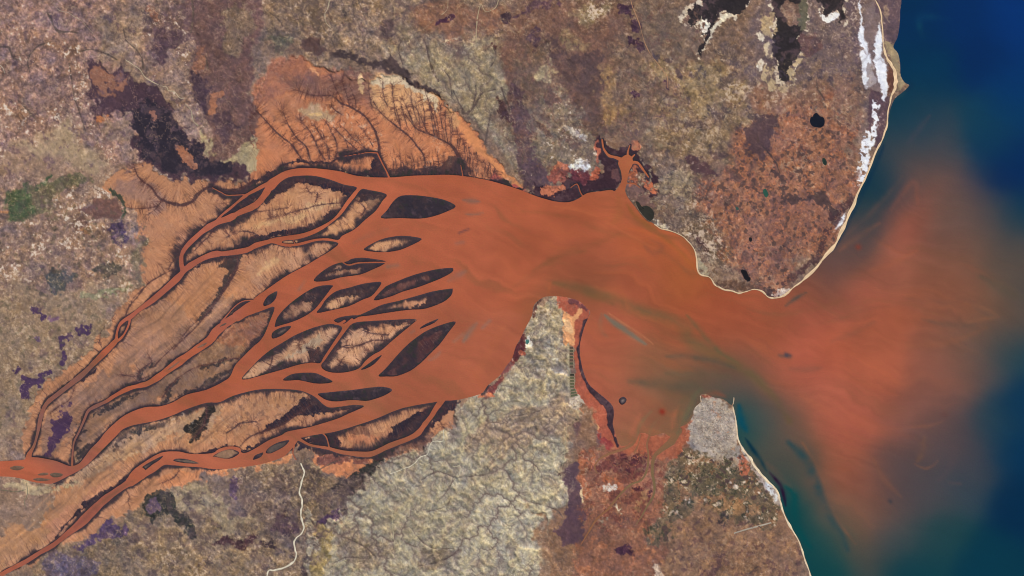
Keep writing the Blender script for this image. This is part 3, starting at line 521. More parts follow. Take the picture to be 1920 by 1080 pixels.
# mangrove belt along the marsh is a ribbon (below)
C([(1090,768),(1060,850),(1058,900),(1068,940),(1030,1000),(1010,1090),(1005,BIG),(1640,BIG),(1500,1000),(1440,900),(1380,800),(1330,742),(1295,790),(1270,812),(1200,835),(1150,848)], (136,106,86), s=14,w=24,amp=1,fk=.2,dr=.3,dt=.25,rel=.4,fr=0,cb=0)
C([(1058,875),(1085,868),(1092,890),(1090,945),(1072,955),(1062,940),(1068,915),(1058,895)], (94,72,80), s=3,w=6,amp=.5)
C([(1075,945),(1105,945),(1112,960),(1095,980),(1092,1015),(1070,1020),(1050,1008),(1033,995),(1045,985),(1062,975)], (94,70,78), s=3,w=6,amp=.5,fk=.15)
C([(1083,850),(1105,845),(1120,848),(1140,842),(1165,832),(1215,818),(1258,812),(1290,800),(1298,815),(1284,845),(1262,860),(1250,900),(1245,940),(1240,975),(1225,990),(1205,1010),(1195,1000),(1180,995),(1170,985),(1150,985),(1130,990),(1112,1000),(1095,1020),(1080,1025),(1092,985),(1110,965),(1108,945),(1092,930),(1090,900),(1085,880)], (146,100,82), s=6,w=8,amp=1.0,fk=0,dr=.2,dt=.1,rel=0)
C([(1175,842),(1200,825),(1240,815),(1255,818),(1240,835),(1222,850),(1222,865),(1205,860),(1190,850)], (172,100,76), s=10,w=5,amp=.3)
C([(1113,872),(1132,858),(1160,848),(1178,849),(1182,855),(1205,852),(1210,870),(1202,885),(1180,900),(1165,895),(1142,882),(1122,884)], (110,64,60), s=3,w=6,amp=1,k=0)
for P in ([(1158,856),(1172,849),(1176,853),(1165,858)], [(1152,868),(1170,860),(1182,862),(1180,870),(1160,873)], [(1184,858),(1195,852),(1206,858),(1205,866),(1192,866),(1185,870)], [(1160,880),(1180,876),(1184,884),(1170,888)], [(1186,912),(1200,908),(1210,918),(1208,932),(1196,926)], [(1212,925),(1220,918),(1222,928),(1214,942)]):
    C(P, (84,46,52), s=1.5,w=3,k=1)
C([(1130,915),(1140,905),(1158,903),(1162,915),(1156,928),(1148,918),(1135,925)], (210,196,180), s=2,w=5,fk=1,cut=.3)
C([(1153,948),(1160,950),(1172,965),(1168,970),(1158,958)], (214,196,170), s=1.6,w=4)
C([(1090,905),(1094,905),(1095,945),(1091,945)], (220,196,156), s=1.2,w=2.5)
C([(1128,990),(1140,975),(1138,965),(1124,985),(1118,1008)], (160,156,140), s=2,w=5,fk=.7)
C([(1200,920),(1215,915),(1217,935),(1205,958),(1195,955)], (150,112,82), s=3,w=5)
C([(1155,960),(1175,965),(1182,1000),(1165,1010),(1135,1000),(1140,975)], (124,86,78), s=4,w=6)
C([(1083,850),(1108,848),(1115,865),(1105,890),(1112,920),(1106,945),(1095,930),(1090,895)], (168,104,74), s=3,w=5,amp=1.4)
C([(1130,890),(1160,900),(1168,915),(1160,925),(1150,905),(1128,900)], (180,110,80), s=3,w=4)
C([(1095,1000),(1150,990),(1200,1005),(1240,1030),(1250,1110),(1090,1110)], (140,98,80), s=10,w=16,amp=1,dt=.3)
C([(1155,1030),(1172,1025),(1190,1040),(1178,1045),(1160,1040)], (76,46,60), s=3,w=5)
C([(1225,1055),(1238,1058),(1245,1080),(1235,1090),(1228,1075)], (214,192,172), s=2,w=4,fk=.8)
C([(1300,1085),(1330,1060),(1345,1040),(1360,1040),(1355,1058),(1335,1075),(1320,1095)], (92,66,70), s=4,w=8,a=.8,dt=.5)
# town peninsula
C([(1285,850),(1262,862),(1252,900),(1247,940),(1242,975),(1212,1000),(1210,1025),(1235,1035),(1250,985),(1290,955),(1340,960),(1390,980),(1440,985),(1462,975),(1462,950),(1445,925),(1420,890),(1390,850),(1330,830)], (110,94,76), s=5,w=8,amp=1.2,fk=.6,dt=1.6,dr=0)
C([(1300,870),(1340,850),(1380,870),(1400,910),(1360,930),(1300,930)], (98,88,70), s=8,w=12,amp=1.2,fk=.6,dt=1.6)
C([(1310,920),(1400,930),(1420,960),(1350,965),(1300,950)], (142,112,84), s=8,w=12,dt=.5,fk=.3)
C([(1352,965),(1362,958),(1364,975),(1355,985)], (54,50,48), s=2.5,w=4)
C([(1378,860),(1400,850),(1408,880),(1395,895),(1378,885)], (168,100,76), s=5,w=6)
C([(1300,765),(1320,745),(1345,750),(1365,762),(1378,785),(1380,830),(1388,850),(1370,862),(1330,848),(1300,842),(1290,828),(1296,800)], (156,148,142), s=3,w=4,amp=.9,fk=.5,dt=.3)
C([(1325,765),(1360,755),(1365,785),(1340,790)], (142,126,112), s=4,w=6,fk=.6,dt=.8)
C([(1375,850),(1366,820),(1368,795),(1378,795)], (182,140,104), s=2,w=3)
C([(1313,740),(1330,742),(1345,746),(1352,750),(1338,752),(1322,748)], (150,84,72), s=1.5,w=2)
C([(1280,810),(1298,785),(1300,800),(1290,825),(1275,845),(1262,858),(1270,835)], (168,94,72), s=2.5,w=4)
C([(1388,815),(1395,838),(1412,864),(1428,888),(1442,906),(1456,918),(1463,935),(1465,955),(1455,945),(1440,925),(1422,900),(1408,875),(1395,852),(1386,835)], (182,170,162), s=2,w=3,amp=.8,fk=.3)
C([(1432,895),(1445,905),(1452,920),(1458,935),(1448,935),(1436,915)], (206,206,204), s=2,w=3,fk=.6)

# mottling: broken overlays (only where the ground noise says so)
def V(P, c_, cut, cs=0, a=.8, s=20, w=16, **k): C(P, c_, s=s, w=w, cut=cut, cs=cs, a=a, **k)
NE = [(1340,320),(1370,280),(1420,225),(1500,195),(1570,190),(1606,220),(1610,270),(1600,350),(1580,400),(1555,440),(1530,480),(1495,515),(1450,530),(1395,520),(1350,490),(1325,440),(1315,390)]
V(NE, (174,112,82), 1.0, 1, .75); V(NE, (120,86,80), 1.5, 1, .7); V(NE, (184,128,92), 1.7, 3, .6); V(NE, (112,84,84), 1.2, 4, .45); V(NE, (84,64,62), 2.25, 0, .8); V(NE, (104,78,72), 2.1, 1, .7)
C([(1440,320),(1455,318),(1468,328),(1472,345),(1470,365),(1480,372),(1512,368),(1528,358),(1545,362),(1560,385),(1572,400),(1563,405),(1545,385),(1520,375),(1490,380),(1468,376),(1464,350),(1460,332),(1442,326)], (86,66,64), s=2,w=4,amp=.7)
C([(1392,235),(1440,215),(1458,240),(1435,270),(1432,290),(1412,293),(1398,262)], (92,70,72), s=4,w=10,amp=.7)
C([(1283,298),(1303,291),(1318,305),(1338,320),(1336,337),(1312,332),(1296,318)], (86,62,66), s=3,w=8,amp=.6)
C([(1325,285),(1350,276),(1372,280),(1348,298)], (100,80,78), s=5,w=8)
NW = [(-60,-60),(370,-60),(360,60),(380,180),(400,290),(260,300),(200,340),(0,350),(-60,350)]
V(NW, (192,158,138), 1.9, 3, .55); V(NW, (106,84,92), 2.0, 1, .6); V(NW, (214,190,172), 2.3, 4, .6); V(NW, (90,78,76), 2.1, 3, .5)
WW = [(-60,400),(260,400),(270,530),(200,600),(120,700),(40,780),(-60,860)]
V(WW, (186,160,134), 1.9, 3, .5); V(WW, (104,84,92), 2.1, 1, .5); V(WW, (98,92,76), 2.0, 0, .5)
V([(0,400),(260,420),(270,530),(0,540)], (206,182,160), 2.2, 4, .6)
NC = [(560,0),(960,0),(960,100),(700,110),(600,90)]
V(NC, (182,158,126), 1.8, 3, .55); V(NC, (96,76,76), 2.1, 1, .5)
V([(740,80),(945,70),(985,345),(900,240),(800,150)], (184,176,146), 1.7, 3, .5); V([(740,80),(945,70),(985,345),(900,240),(800,150)], (86,80,66), 2.2, 4, .6)
NN = [(960,0),(1300,0),(1300,130),(1260,300),(1100,250),(1010,340),(960,260)]
V(NN, (156,122,86), 1.9, 1, .6); V(NN, (88,66,74), 2.0, 1, .55); V(NN, (170,148,116), 2.1, 3, .5); V(NN, (112,82,76), 1.4, 4, .4)
NNE = [(1260,120),(1440,110),(1600,120),(1600,200),(1440,230),(1300,310),(1180,300),(1200,180)]
V(NNE, (166,142,106), 1.8, 3, .5); V(NNE, (82,70,76), 2.0, 1, .6); V(NNE, (176,164,140), 2.4, 0, .5)
V([(1440,60),(1610,60),(1610,140),(1440,150)], (84,70,80), 1.6, 1, .6); V([(1440,0),(1610,60),(1610,150),(1440,150)], (170,156,148), 2.3, 3, .6)
CO = [(1180,300),(1300,330),(1350,380),(1340,460),(1370,530),(1310,500),(1230,425),(1175,365)]
V(CO, (72,58,62), 1.6, 0, .7); V(CO, (178,164,140), 2.0, 0, .6)
SW_ = [(100,1060),(200,1000),(300,950),(480,890),(560,870),(620,900),(600,1080),(100,1080)]
V(SW_, (180,162,134), 1.8, 3, .5); V(SW_, (86,72,76), 1.9, 1, .6); V(SW_, (72,62,62), 2.3, 3, .6)
V([(500,890),(700,890),(650,960),(590,1000),(500,980)], (78,64,66), 1.5, 0, .6)
HI = [(600,1080),(640,960),(720,880),(860,800),(940,720),(1000,580),(1050,590),(1060,760),(1055,900),(1030,1000),(1010,1080)]
V(HI, (190,178,152), 1.8, 3, .35); V(HI, (132,114,104), 1.9, 4, .4); V(HI, (146,126,108), 1.5, 1, .3); V(HI, (208,198,172), 2.3, 3, .5)
V([(990,570),(1050,580),(1060,740),(1000,720)], (206,196,176), 1.8, 0, .5)
FA = [(1290,845),(1380,850),(1420,890),(1458,950),(1440,985),(1390,980),(1340,960),(1300,960),(1255,985),(1245,940),(1255,890)]
V(FA, (62,62,50), 1.2, 0, .8); V(FA, (186,164,138), 1.9, 0, .6); V(FA, (150,108,82), 1.7, 1, .6); V(FA, (220,206,186), 2.5, 0, .7)
V([(1210,990),(1260,985),(1255,1025),(1220,1030)], (64,66,52), .9, 0, .8)
SE = [(1250,970),(1450,990),(1500,1080),(1230,1080)]
V(SE, (172,134,98), 1.6, 1, .5); V(SE, (96,70,70), 1.7, 0, .6); V(SE, (184,160,124), 2.2, 3, .5)
MA = [(1083,850),(1160,835),(1215,818),(1285,810),(1284,845),(1250,900),(1245,970),(1205,1010),(1150,990),(1095,1010)]
V(MA, (122,76,66), 1.4, 1, .6, 8); V(MA, (190,122,88), 1.8, 3, .6, 8); V(MA, (134,100,78), 1.6, 4, .6, 8)
V([(1095,1000),(1200,1000),(1240,1060),(1090,1090)], (176,114,82), 1.7, 1, .6)
C([(1150,836),(1165,828),(1190,818),(1215,806),(1245,806),(1262,800),(1285,796),(1290,806),(1276,832),(1256,850),(1240,862),(1205,850),(1180,846),(1160,848)], (168,98,74), s=14,w=7,a=.9,amp=.4)
C([(1262,812),(1290,792),(1299,786),(1300,800),(1292,822),(1272,846),(1255,862),(1252,850)], (158,94,72), s=6,w=5,a=.8)
V([(1110,846),(1240,840),(1245,900),(1200,1000),(1110,1000)], (112,66,58), 1.3, 1, .6, 10); V([(1110,846),(1240,840),(1245,900),(1200,1000),(1110,1000)], (196,130,96), 2.0, 3, .6, 10)
TW = [(1300,768),(1320,750),(1345,752),(1365,765),(1378,790),(1380,835),(1350,858),(1305,840),(1295,810)]
C(TW, (186,176,164), s=8,w=8,amp=.7)
V(TW, (120,108,98), 1.7, 0, .7, 6, 6); V(TW, (206,196,184), 2.1, 0, .6, 6, 6); V([(1335,760),(1372,770),(1378,830),(1345,810)], (192,142,112), 1.8, 1, .6, 8, 6)
V([(1330,830),(1390,850),(1390,870),(1320,865)], (164,154,140), 1.2, 1, .7, 12)
V([(1388,815),(1395,838),(1412,864),(1428,888),(1442,906),(1463,935),(1465,955),(1440,925),(1408,875),(1386,835)], (120,104,100), 1.9, 0, .6, 3, 3)
FN = [(560,200),(640,205),(700,240),(715,285),(640,285),(580,260)]
V(FN, (226,190,158), 2.0, 2, .55, 12); V([(500,130),(700,170),(650,200),(520,190)], (198,160,128), 2.0, 3, .5); V([(480,190),(560,170),(560,210),(490,230)], (216,176,150), 2.2, 3, .6)
DL = [(180,690),(300,640),(420,560),(500,600),(440,690),(260,770),(150,860)]
V(DL, (98,80,74), 1.6, 3, .45); V(DL, (172,132,106), 1.6, 3, .4)
G3L = [(230,810),(480,740),(560,750),(480,800),(300,845),(120,930)]
V(G3L, (206,170,136), 1.8, 3, .45); V(G3L, (112,86,76), 1.9, 0, .5)
V([(215,790),(290,765),(400,735),(480,725),(500,740),(420,760),(300,795),(120,915),(100,905)], (74,64,60), 1.9, 0, .7, 6, 6)

# dark creek lines in the flats and dark drains in the hills: (x, y, half width), branch density
CREEKS = [
([(560,170,.6),(590,180,.8),(620,180,1),(640,195,1.3),(660,203,1.8),(680,215,1.8),(700,240,2.1),(710,270,2.8),(712,288,3.2),(720,308,4),(729,331,5)],1),
([(466,212,.5),(480,208,.8),(500,228,1),(520,250,1.3),(545,270,1.6),(560,290,2),(566,300,2.4)],1),
([(530,210,.7),(545,240,1),(560,260,1.1),(575,275,1.3),(582,300,1.5)],.7),
([(560,222,.5),(580,245,.8),(590,265,1),(600,285,1.2),(610,300,1.2)],.8),
([(590,235,.5),(605,260,.8),(616,280,1),(618,298,1)],.6),([(612,230,.5),(628,260,.9),(632,280,1),(628,298,1)],.6),
([(625,238,.5),(645,260,.8),(668,280,1),(672,290,1)],.7),([(645,240,.5),(665,262,.8),(690,282,1)],.8),
([(700,190,.5),(712,210,.6),(735,230,1),(755,245,1.3),(770,258,1.3),(788,280,1.5),(796,298,1.7),(796,322,2.5)],1),
([(760,215,.5),(778,240,1),(795,250,1.4),(810,255,1.6),(830,265,2),(845,274,3),(855,287,4),(862,302,6),(866,322,8)],1.2),
([(735,160,.4),(738,190,.6),(742,215,.7),(752,240,.8)],.5),([(755,185,.5),(768,215,.6),(780,245,.7)],.6),
([(800,180,.5),(808,205,.6),(815,230,.7),(822,258,.8)],.8),([(778,200,.5),(792,225,.7),(800,248,.8)],.8),([(822,205,.5),(828,230,.7),(830,262,.8)],.8),
([(842,225,.5),(845,250,.7),(842,270,.8)],.8),([(860,245,.5),(862,265,.7),(858,285,.9)],.6),([(620,140,.5),(632,170,.5),(645,195,.6)],.3),([(655,160,.5),(665,185,.6),(668,203,.6)],.3),
([(250,305,.8),(256,325,1.2),(270,340,1.4),(285,350,1.8),(297,368,2.4),(310,376,2.8),(322,380,3.2),(345,384,3.6),(362,377,4),(375,362,3.6),(390,353,3.2),(410,357,4),(440,358,4.5),(470,347,5)],.8),
([(246,392,.6),(270,391,.6),(290,388,.7),(303,378,.9)],0),([(278,402,.5),(292,392,.6),(300,382,.7)],0),
([(478,213,.6),(466,222,.7),(468,245,.7),(474,258,.6),(462,275,.6)],0),
([(330,503,.7),(300,518,.9),(275,535,1.4),(255,560,1.4),(240,578,1.5),(234,598,1.5)],.3),([(270,540,.9),(250,560,1),(244,575,1)],.2),
([(337,480,.6),(325,490,.8),(316,505,.9)],.4),
([(480,440,.8),(470,436,1),(455,434,.8),(440,436,.6),(425,445,.5)],.6),([(408,415,1.5),(400,428,1.8),(390,445,1.6),(378,455,1.2),(365,470,.8)],.4),
([(505,410,.6),(560,395,.7),(600,385,.6),(640,380,.7)],0),([(575,352,1),(580,362,.8),(595,362,1.2),(592,378,1)],.4),
([(470,400,.5),(500,395,.5),(540,390,.5)],.0),
([(440,475,3),(447,490,3.2),(440,510,3.6),(428,532,3.6),(412,558,3.2),(395,580,2.5),(375,605,1.8),(350,628,1.2),(325,655,1)],.9),
([(370,600,.6),(350,620,.7),(335,640,.7),(310,665,.8),(285,690,.8)],0),
([(228,703,.8),(255,706,1.2),(262,695,1.4),(275,685,1),(284,678,.8),(280,672,.5)],.6),
([(280,705,1.6),(262,712,1.6),(248,718,1.2)],.1),
([(195,672,.6),(180,655,.6),(165,652,.5)],0),([(190,650,.6),(186,640,.6),(190,620,.6),(215,590,.6)],0),
([(140,720,.5),(138,735,.6),(128,752,.6),(110,762,.6),(95,775,.6)],.3),
([(478,675,1.4),(455,672,1.8),(430,672,1.4),(400,680,1),(360,692,.7),(330,712,.8),(305,745,1.2)],.2),
([(385,757,1),(388,775,1.3),(380,800,1.8),(365,820,1.5)],.7),
([(480,790,1.6),(455,793,1.8),(440,802,1.5),(425,812,.8)],.6),([(450,838,1),(465,822,1.2),(485,812,1.4),(520,800,2),(545,785,2.4),(575,765,2.6),(592,755,2)],.7),
([(600,690,1),(610,680,1),(640,650,1.4),(670,648,1.6),(700,637,1.5),(720,638,1.4),(732,643,1.2)],.9),
([(632,648,.5),(655,652,1),(672,648,1)],.5),([(680,620,.7),(700,625,1),(728,628,1)],.9),
([(575,652,1.4),(585,655,2.2),(600,660,2.6)],.9),([(500,700,1),(508,680,1),(512,660,1.2)],.6),([(560,650,.9),(562,640,.7),(570,628,.6)],.6),
([(634,690,2.2),(640,676,1.2)],0),
([(656,375,1),(672,378,1.2),(684,392,1.6),(676,405,1.2)],.8),
([(337,880,.7),(326,895,.8),(305,905,.5)],.2),([(240,940,.6),(242,930,.6),(236,918,.7)],.5),([(190,970,.6),(175,968,.7)],.4),
([(590,895,.5),(600,880,.8),(622,868,1),(640,862,1.1)],.9),
# upland drains
([(865,205,2.4),(873,215,3.2),(885,203,2.4),(893,195,2),(905,175,1.2),(930,168,.9)],.6),([(868,206,2),(858,188,1.3),(850,170,1)],.5),([(887,198,1.2),(893,175,1),(892,160,.8)],.6),
([(848,185,1.2),(845,160,1.1),(840,142,1),(828,130,.8)],.4),([(770,75,.8),(790,70,.8),(800,90,1.5),(805,115,1.7),(814,140,2.2),(822,152,1.8)],.6),
([(752,75,1),(748,95,1.3),(755,120,1.4)],.4),([(672,0,1),(680,25,1),(688,45,1)],.5),([(605,50,1.4),(620,70,1.4),(630,95,1.2)],.2),([(500,20,1),(525,40,1.2),(530,50,1)],.3),
([(920,215,1.2),(914,245,1),(910,268,1)],.4),([(940,165,1.6),(945,180,1.8),(955,210,2)],.2),([(925,88,1.2),(930,105,1),(920,125,.9)],.3),
([(55,105,2),(70,88,1.6),(90,80,1.3),(100,78,1)],.2),([(55,105,2),(52,118,1.6),(56,135,1)],.2),([(0,88,1.6),(18,90,2),(25,108,2.4),(40,112,2)],.2),
([(35,190,1.4),(50,205,1.8),(65,222,1.2)],.4),([(90,25,2),(97,38,2),(103,52,2),(112,60,2.2),(130,60,2),(145,62,1.4)],.3),([(130,120,1.4),(133,140,1.5),(135,165,1.5),(140,190,1.5),(150,215,1.2),(160,245,1)],.7),
([(145,100,1.6),(170,92,2),(200,102,2),(220,112,2)],.6),([(232,55,.8),(237,75,1),(255,92,1),(267,110,1.3),(268,130,1.4)],.7),([(385,105,.9),(390,130,.9)],.3),([(360,0,2),(362,30,2),(358,60,1.6)],.2),
([(1425,270,1),(1450,300,1.4),(1462,325,1)],.2),([(1548,335,1),(1550,355,1)],0),([(1530,150,.7),(1532,165,1),(1540,178,1.6),(1545,188,1)],.3),([(1590,180,.8),(1608,172,1),(1628,168,.9)],.2),
([(985,270,1),(980,300,1),(975,330,.8)],.4),([(965,322,.9),(975,318,.8),(980,290,.8)],.2),([(1300,335,1),(1320,350,1)],.3),
([(1230,140,.8),(1225,160,1),(1210,165,.8),(1204,152,1)],.2),([(1250,180,.8),(1240,190,.8),(1232,205,.8)],.3),
([(850,815,1),(830,800,.8)],.3),([(960,780,.9),(1000,775,.9),(1030,762,.8)],.8),([(640,1005,.7),(665,1015,1),(690,1030,1.1),(705,1045,1.2)],1.2),([(620,1058,.6),(650,1045,.8),(690,1048,.9)],1.2),
([(770,990,.5),(790,1015,.7),(812,1028,.8),(850,1028,.7)],1.1),([(780,1062,.5),(820,1055,.7),(850,1040,.8)],1.1),([(845,935,.5),(835,950,.5),(800,960,.5)],.6),
([(850,895,1.2),(820,885,.8),(790,900,.7)],1),([(850,900,1),(835,925,.9),(820,940,.7)],1),([(945,868,.5),(920,888,.6),(860,895,.7)],1),([(990,940,.8),(1040,955,1),(1055,970,1)],1),
([(1425,1060,.8),(1410,1070,1),(1395,1085,1)],.2),
]
for L_ in ([(717,155),(720,185),(727,200)],[(735,163),(737,190),(745,215),(752,240)],[(762,198),(770,225),(780,242)],[(778,190),(785,215),(788,243)],[(788,182),(795,210),(797,240),(806,252)],[(801,184),(808,215),(815,255)],
           [(812,195),(817,220),(825,262)],[(826,198),(828,225),(834,264)],[(836,212),(836,240),(840,268)],[(846,222),(848,245),(845,270)],[(856,238),(858,260),(856,282)],[(770,180),(775,205),(782,225)],[(750,190),(757,215),(764,238)],
           [(690,150),(693,180),(698,205)],[(640,150),(648,175),(655,200)],[(625,175),(622,200),(640,215)],[(575,235),(590,262),(600,290)],[(603,245),(612,272),(615,298)],[(640,250),(650,270),(655,292)],[(665,250),(680,272),(685,288)],[(676,235),(690,258),(700,275)]):
    CREEKS.append(([(x, y, .25+.45*i/(len(L_)-1)) for i, (x, y) in enumerate(L_)], 1.4))
for x_ in (871, 875, 882, 886, 893, 897, 904, 909, 914, 921, 926, 933):
    CREEKS.append(([(x_-5+x_ % 4, 266+.75*(x_-872)+x_*5 % 13, .3), (x_+x_ % 3, 292+.45*(x_-872), .5), (x_-1, 310+.3*(x_-872), .6), (x_+1, 326+.15*(x_-872), .9)], .25))
for x_ in (737, 742, 751, 755, 762, 771, 775, 783, 790, 801, 806, 812, 821, 829, 833, 842, 849, 856):
    CREEKS.append(([(x_-3+x_ % 5, 288+(x_*7 % 17), .3), (x_+1, 308, .6), (x_, 328, 1.5)], .3))
LINES = [   # pale tracks and washes: pts, half width, colour
([(1180,-10),(1186,12),(1193,30),(1200,48),(1205,68),(1211,85),(1220,102),(1232,118),(1245,135),(1251,145),(1252,165)],.8,(176,132,100)),
([(97,0),(104,12),(112,20),(128,24),(140,32),(155,40),(164,52),(176,64)],.8,(168,148,128)),
([(235,72),(245,82),(258,92),(266,106)],.8,(160,136,116)),
([(235,112),(250,122),(262,130),(270,142),(280,150),(300,160),(312,163),(316,170),(328,173),(338,184),(347,184)],1.1,(190,172,142)),
([(347,195),(358,206),(362,225),(372,236)],.9,(176,162,134)),
([(618,0),(614,18),(609,26),(611,42),(620,52)],1,(186,168,140)),([(840,0),(838,18),(828,28)],.8,(178,156,126)),([(935,0),(928,15),(910,22),(902,8),(896,28),(893,55),(893,80)],1.1,(178,158,126)),
([(0,122),(6,128),(9,138)],.7,(190,180,160)),([(1312,45),(1316,30)],.5,(200,190,160)),
([(960,120),(1000,100),(1040,80)],.0,(150,130,100)),
([(1062,800),(1058,850),(1050,890),(1035,940)],.5,(186,174,142)),([(735,950),(736,980),(740,1025)],.6,(196,184,150)),
([(610,1075),(630,1060),(650,1050)],.5,(190,178,140)),([(860,862),(862,872),(850,875)],.6,(206,196,160)),
([(50,905),(52,925),(46,940),(48,950)],.6,(120,118,96)),([(0,918),(30,922),(48,918)],.6,(110,108,86)),
([(110,840),(130,838)],0,(0,0,0)),
]
BEACHES = [   # sand: (x, y, half width)
[(1641,0,1),(1649,15,1.2),(1653,35,1.2),(1655,60,1.2),(1656,85,1.3),(1660,102,2),(1668,115,3),(1675,130,3.6),(1679,147,4),(1678,160,3.6),(1673,176,2.2),(1669,192,1.8),(1665,212,1.6),(1663,235,1.6),(1658,252,1.6),(1650,270,1.5),(1639,292,1.6),(1625,327,1.5),(1611,357,1.7),(1594,396,2.2),(1581,427,2.8),(1566,457,3.2),(1546,483,3),(1523,509,2.4),(1505,526,1.4),(1489,538,1.3),(1480,546,1.3),(1466,556,1.4),(1452,559,1.1),(1440,557,1.1),(1430,547,1.1),(1415,543,1.1),(1400,546,1),(1385,550,1.1),(1372,546,1.1),(1360,544,1.1),(1349,539,1),(1340,534,1),(1332,521,1),(1310,511,1.1),(1306,482,1),(1300,465,1),(1285,447,1),(1265,436,1),(1240,429,1),(1227,420,.8)],
[(1374,762,.8),(1378,782,1),(1381,802,1.2),(1384,825,1.3),(1394,843,1.8),(1409,863,2),(1424,886,2),(1439,903,1.8),(1451,913,1.5),(1460,928,1.3),(1465,950,1.3),(1474,972,1.2),(1486,995,1.2),(1498,1015,1.2),(1506,1040,1.2),(1513,1060,1.2),(1520,1080,1.2),(1530,1110,1.2)],
[(1376,745,.5),(1375,758,.6)],[(1315,754,.8),(1313,742,1)],
]
BELT = [(1106,586,1.5),(1102,596,2.4),(1096,607,3.2),(1091,625,3.4),(1088,645,3.2),(1085,655,3.4),(1087,675,3.2),(1091,695,3.6),(1098,712,4.2),(1107,728,5),(1118,738,6.5),(1130,750,8),(1142,762,9),(1145,778,7),(1145,795,5),(1150,815,3),(1158,835,2)]
# water colours: (x, y, r, g, b)
WC = """1790 540 152 88 70|1840 560 142 86 70|1870 590 124 86 70|1820 610 140 86 70|1810 680 118 84 72|1770 740 128 82 74|1880 500 106 84 72|1720 300 104 82 76|1800 420 116 84 74|1720 780 140 86 74|1905 500 98 82 71|1915 600 82 76 74|1800 500 140 88 70|1850 400 82 76 76|1910 550 92 79 72|1880 480 104 82 72|1760 520 148 88 70|1780 600 140 86 68|1760 680 142 84 70|1800 720 112 82 74|700 420 186 97 72|900 450 184 95 70|1000 450 180 92 66|1100 500 176 90 66|1200 550 172 88 64|1300 600 174 86 60|1400 600 170 84 62|1500 600 170 85 68|1600 550 168 89 72|1700 500 156 88 72|1600 455 146 85 72|1700 420 158 84 70|1720 350 142 84 74|1680 300 106 80 74|1760 280 92 78 78|1800 350 106 80 76|1850 450 98 78 72|1900 500 84 76 74|1800 550 148 88 70|1850 600 116 83 68|1900 590 98 80 68|1880 650 48 74 80|1915 640 14 62 84|1915 750 6 54 86|1850 700 86 80 82|1750 700 148 85 72|1650 700 178 92 70|1550 650 180 90 68|1500 700 178 90 74|1600 800 176 90 74|1700 800 128 80 75|1780 800 94 76 78|1860 800 44 68 80|1910 850 0 52 86|1480 800 128 88 74|1440 790 80 83 78|1450 850 84 82 72|1405 800 24 76 76|1400 770 12 76 84|1500 900 54 75 70|1470 895 88 78 70|1540 900 148 88 68|1600 900 163 86 70|1650 900 118 78 70|1700 900 84 73 77|1760 880 80 74 80|1800 900 48 70 82|1900 950 0 45 77|1560 950 118 86 74|1600 1000 128 86 66|1625 1045 74 76 72|1550 1000 38 79 78|1535 1060 10 70 74|1680 1000 84 80 80|1750 1000 30 68 74|1850 1050 2 57 76|1700 1070 12 63 74|1480 950 0 74 78|1490 985 4 68 72|1720 50 0 46 87|1800 30 0 46 99|1900 50 0 52 116|1850 100 0 43 93|1750 150 0 54 87|1900 200 0 56 99|1720 220 14 62 82|1700 250 44 66 78|1750 235 46 68 80|1850 230 18 66 87|1900 300 0 43 93|1870 340 0 37 89|1905 400 4 56 84|1860 280 6 56 89|1662 300 10 56 78|1640 350 14 56 74|1612 400 16 56 70|1598 430 64 70 72|1578 462 78 70 72|1550 500 118 76 68|1500 550 146 83 66|1440 590 164 86 62|1130 620 178 93 72|1170 690 176 96 72|1250 680 148 90 66|1250 720 112 88 68|1200 715 138 90 70|1300 720 104 88 74|1350 710 106 86 74|1400 740 86 82 76|1300 660 164 88 64|1350 640 160 84 62|1160 780 178 98 80|1220 770 168 92 72|1270 770 138 93 72|1250 800 144 96 70|1200 800 170 96 76|1140 720 178 92 72|1100 540 150 86 62|1700 200 0 56 80|1705 100 0 52 84|1400 690 150 84 66|1450 720 172 88 68|1450 760 140 86 70|1380 730 98 84 74|0 880 186 96 72|300 860 180 98 76|300 700 184 96 72|300 550 178 96 80|90 770 142 92 84|170 970 166 92 78|900 700 178 95 72|600 560 184 96 72|1170 330 184 102 72|1140 390 188 96 68|1230 460 186 94 62|1290 520 174 92 56|1350 560 172 84 58|1760 600 162 86 68|1650 620 172 90 68|1780 450 128 82 74|1820 500 126 82 70|1740 760 134 84 75|1660 780 168 90 74|1560 760 176 92 74|1830 860 70 68 78|1790 840 92 74 76|1750 840 100 78 74|1730 920 82 76 78|1640 950 124 82 72|1920 150 0 52 106|1920 -40 0 49 110|1700 -40 0 47 84|2100 500 10 54 84|2100 900 0 49 87|1950 560 60 70 76|1560 1040 10 72 76|1200 950 136 106 80|1130 950 150 98 72|1215 880 128 104 76|1265 815 112 98 74|1190 825 134 104 76|1860 500 98 82 70|1900 540 88 78 70|1880 580 112 84 68|1850 560 130 86 68|1830 640 96 82 74|1800 660 118 84 72|1760 820 100 76 74|1700 860 100 76 74|1800 480 120 84 72|1900 450 60 68 74|1780 400 112 82 72|1820 410 96 78 76|1740 240 60 66 82|1600 880 160 88 68|1580 980 128 88 68"""
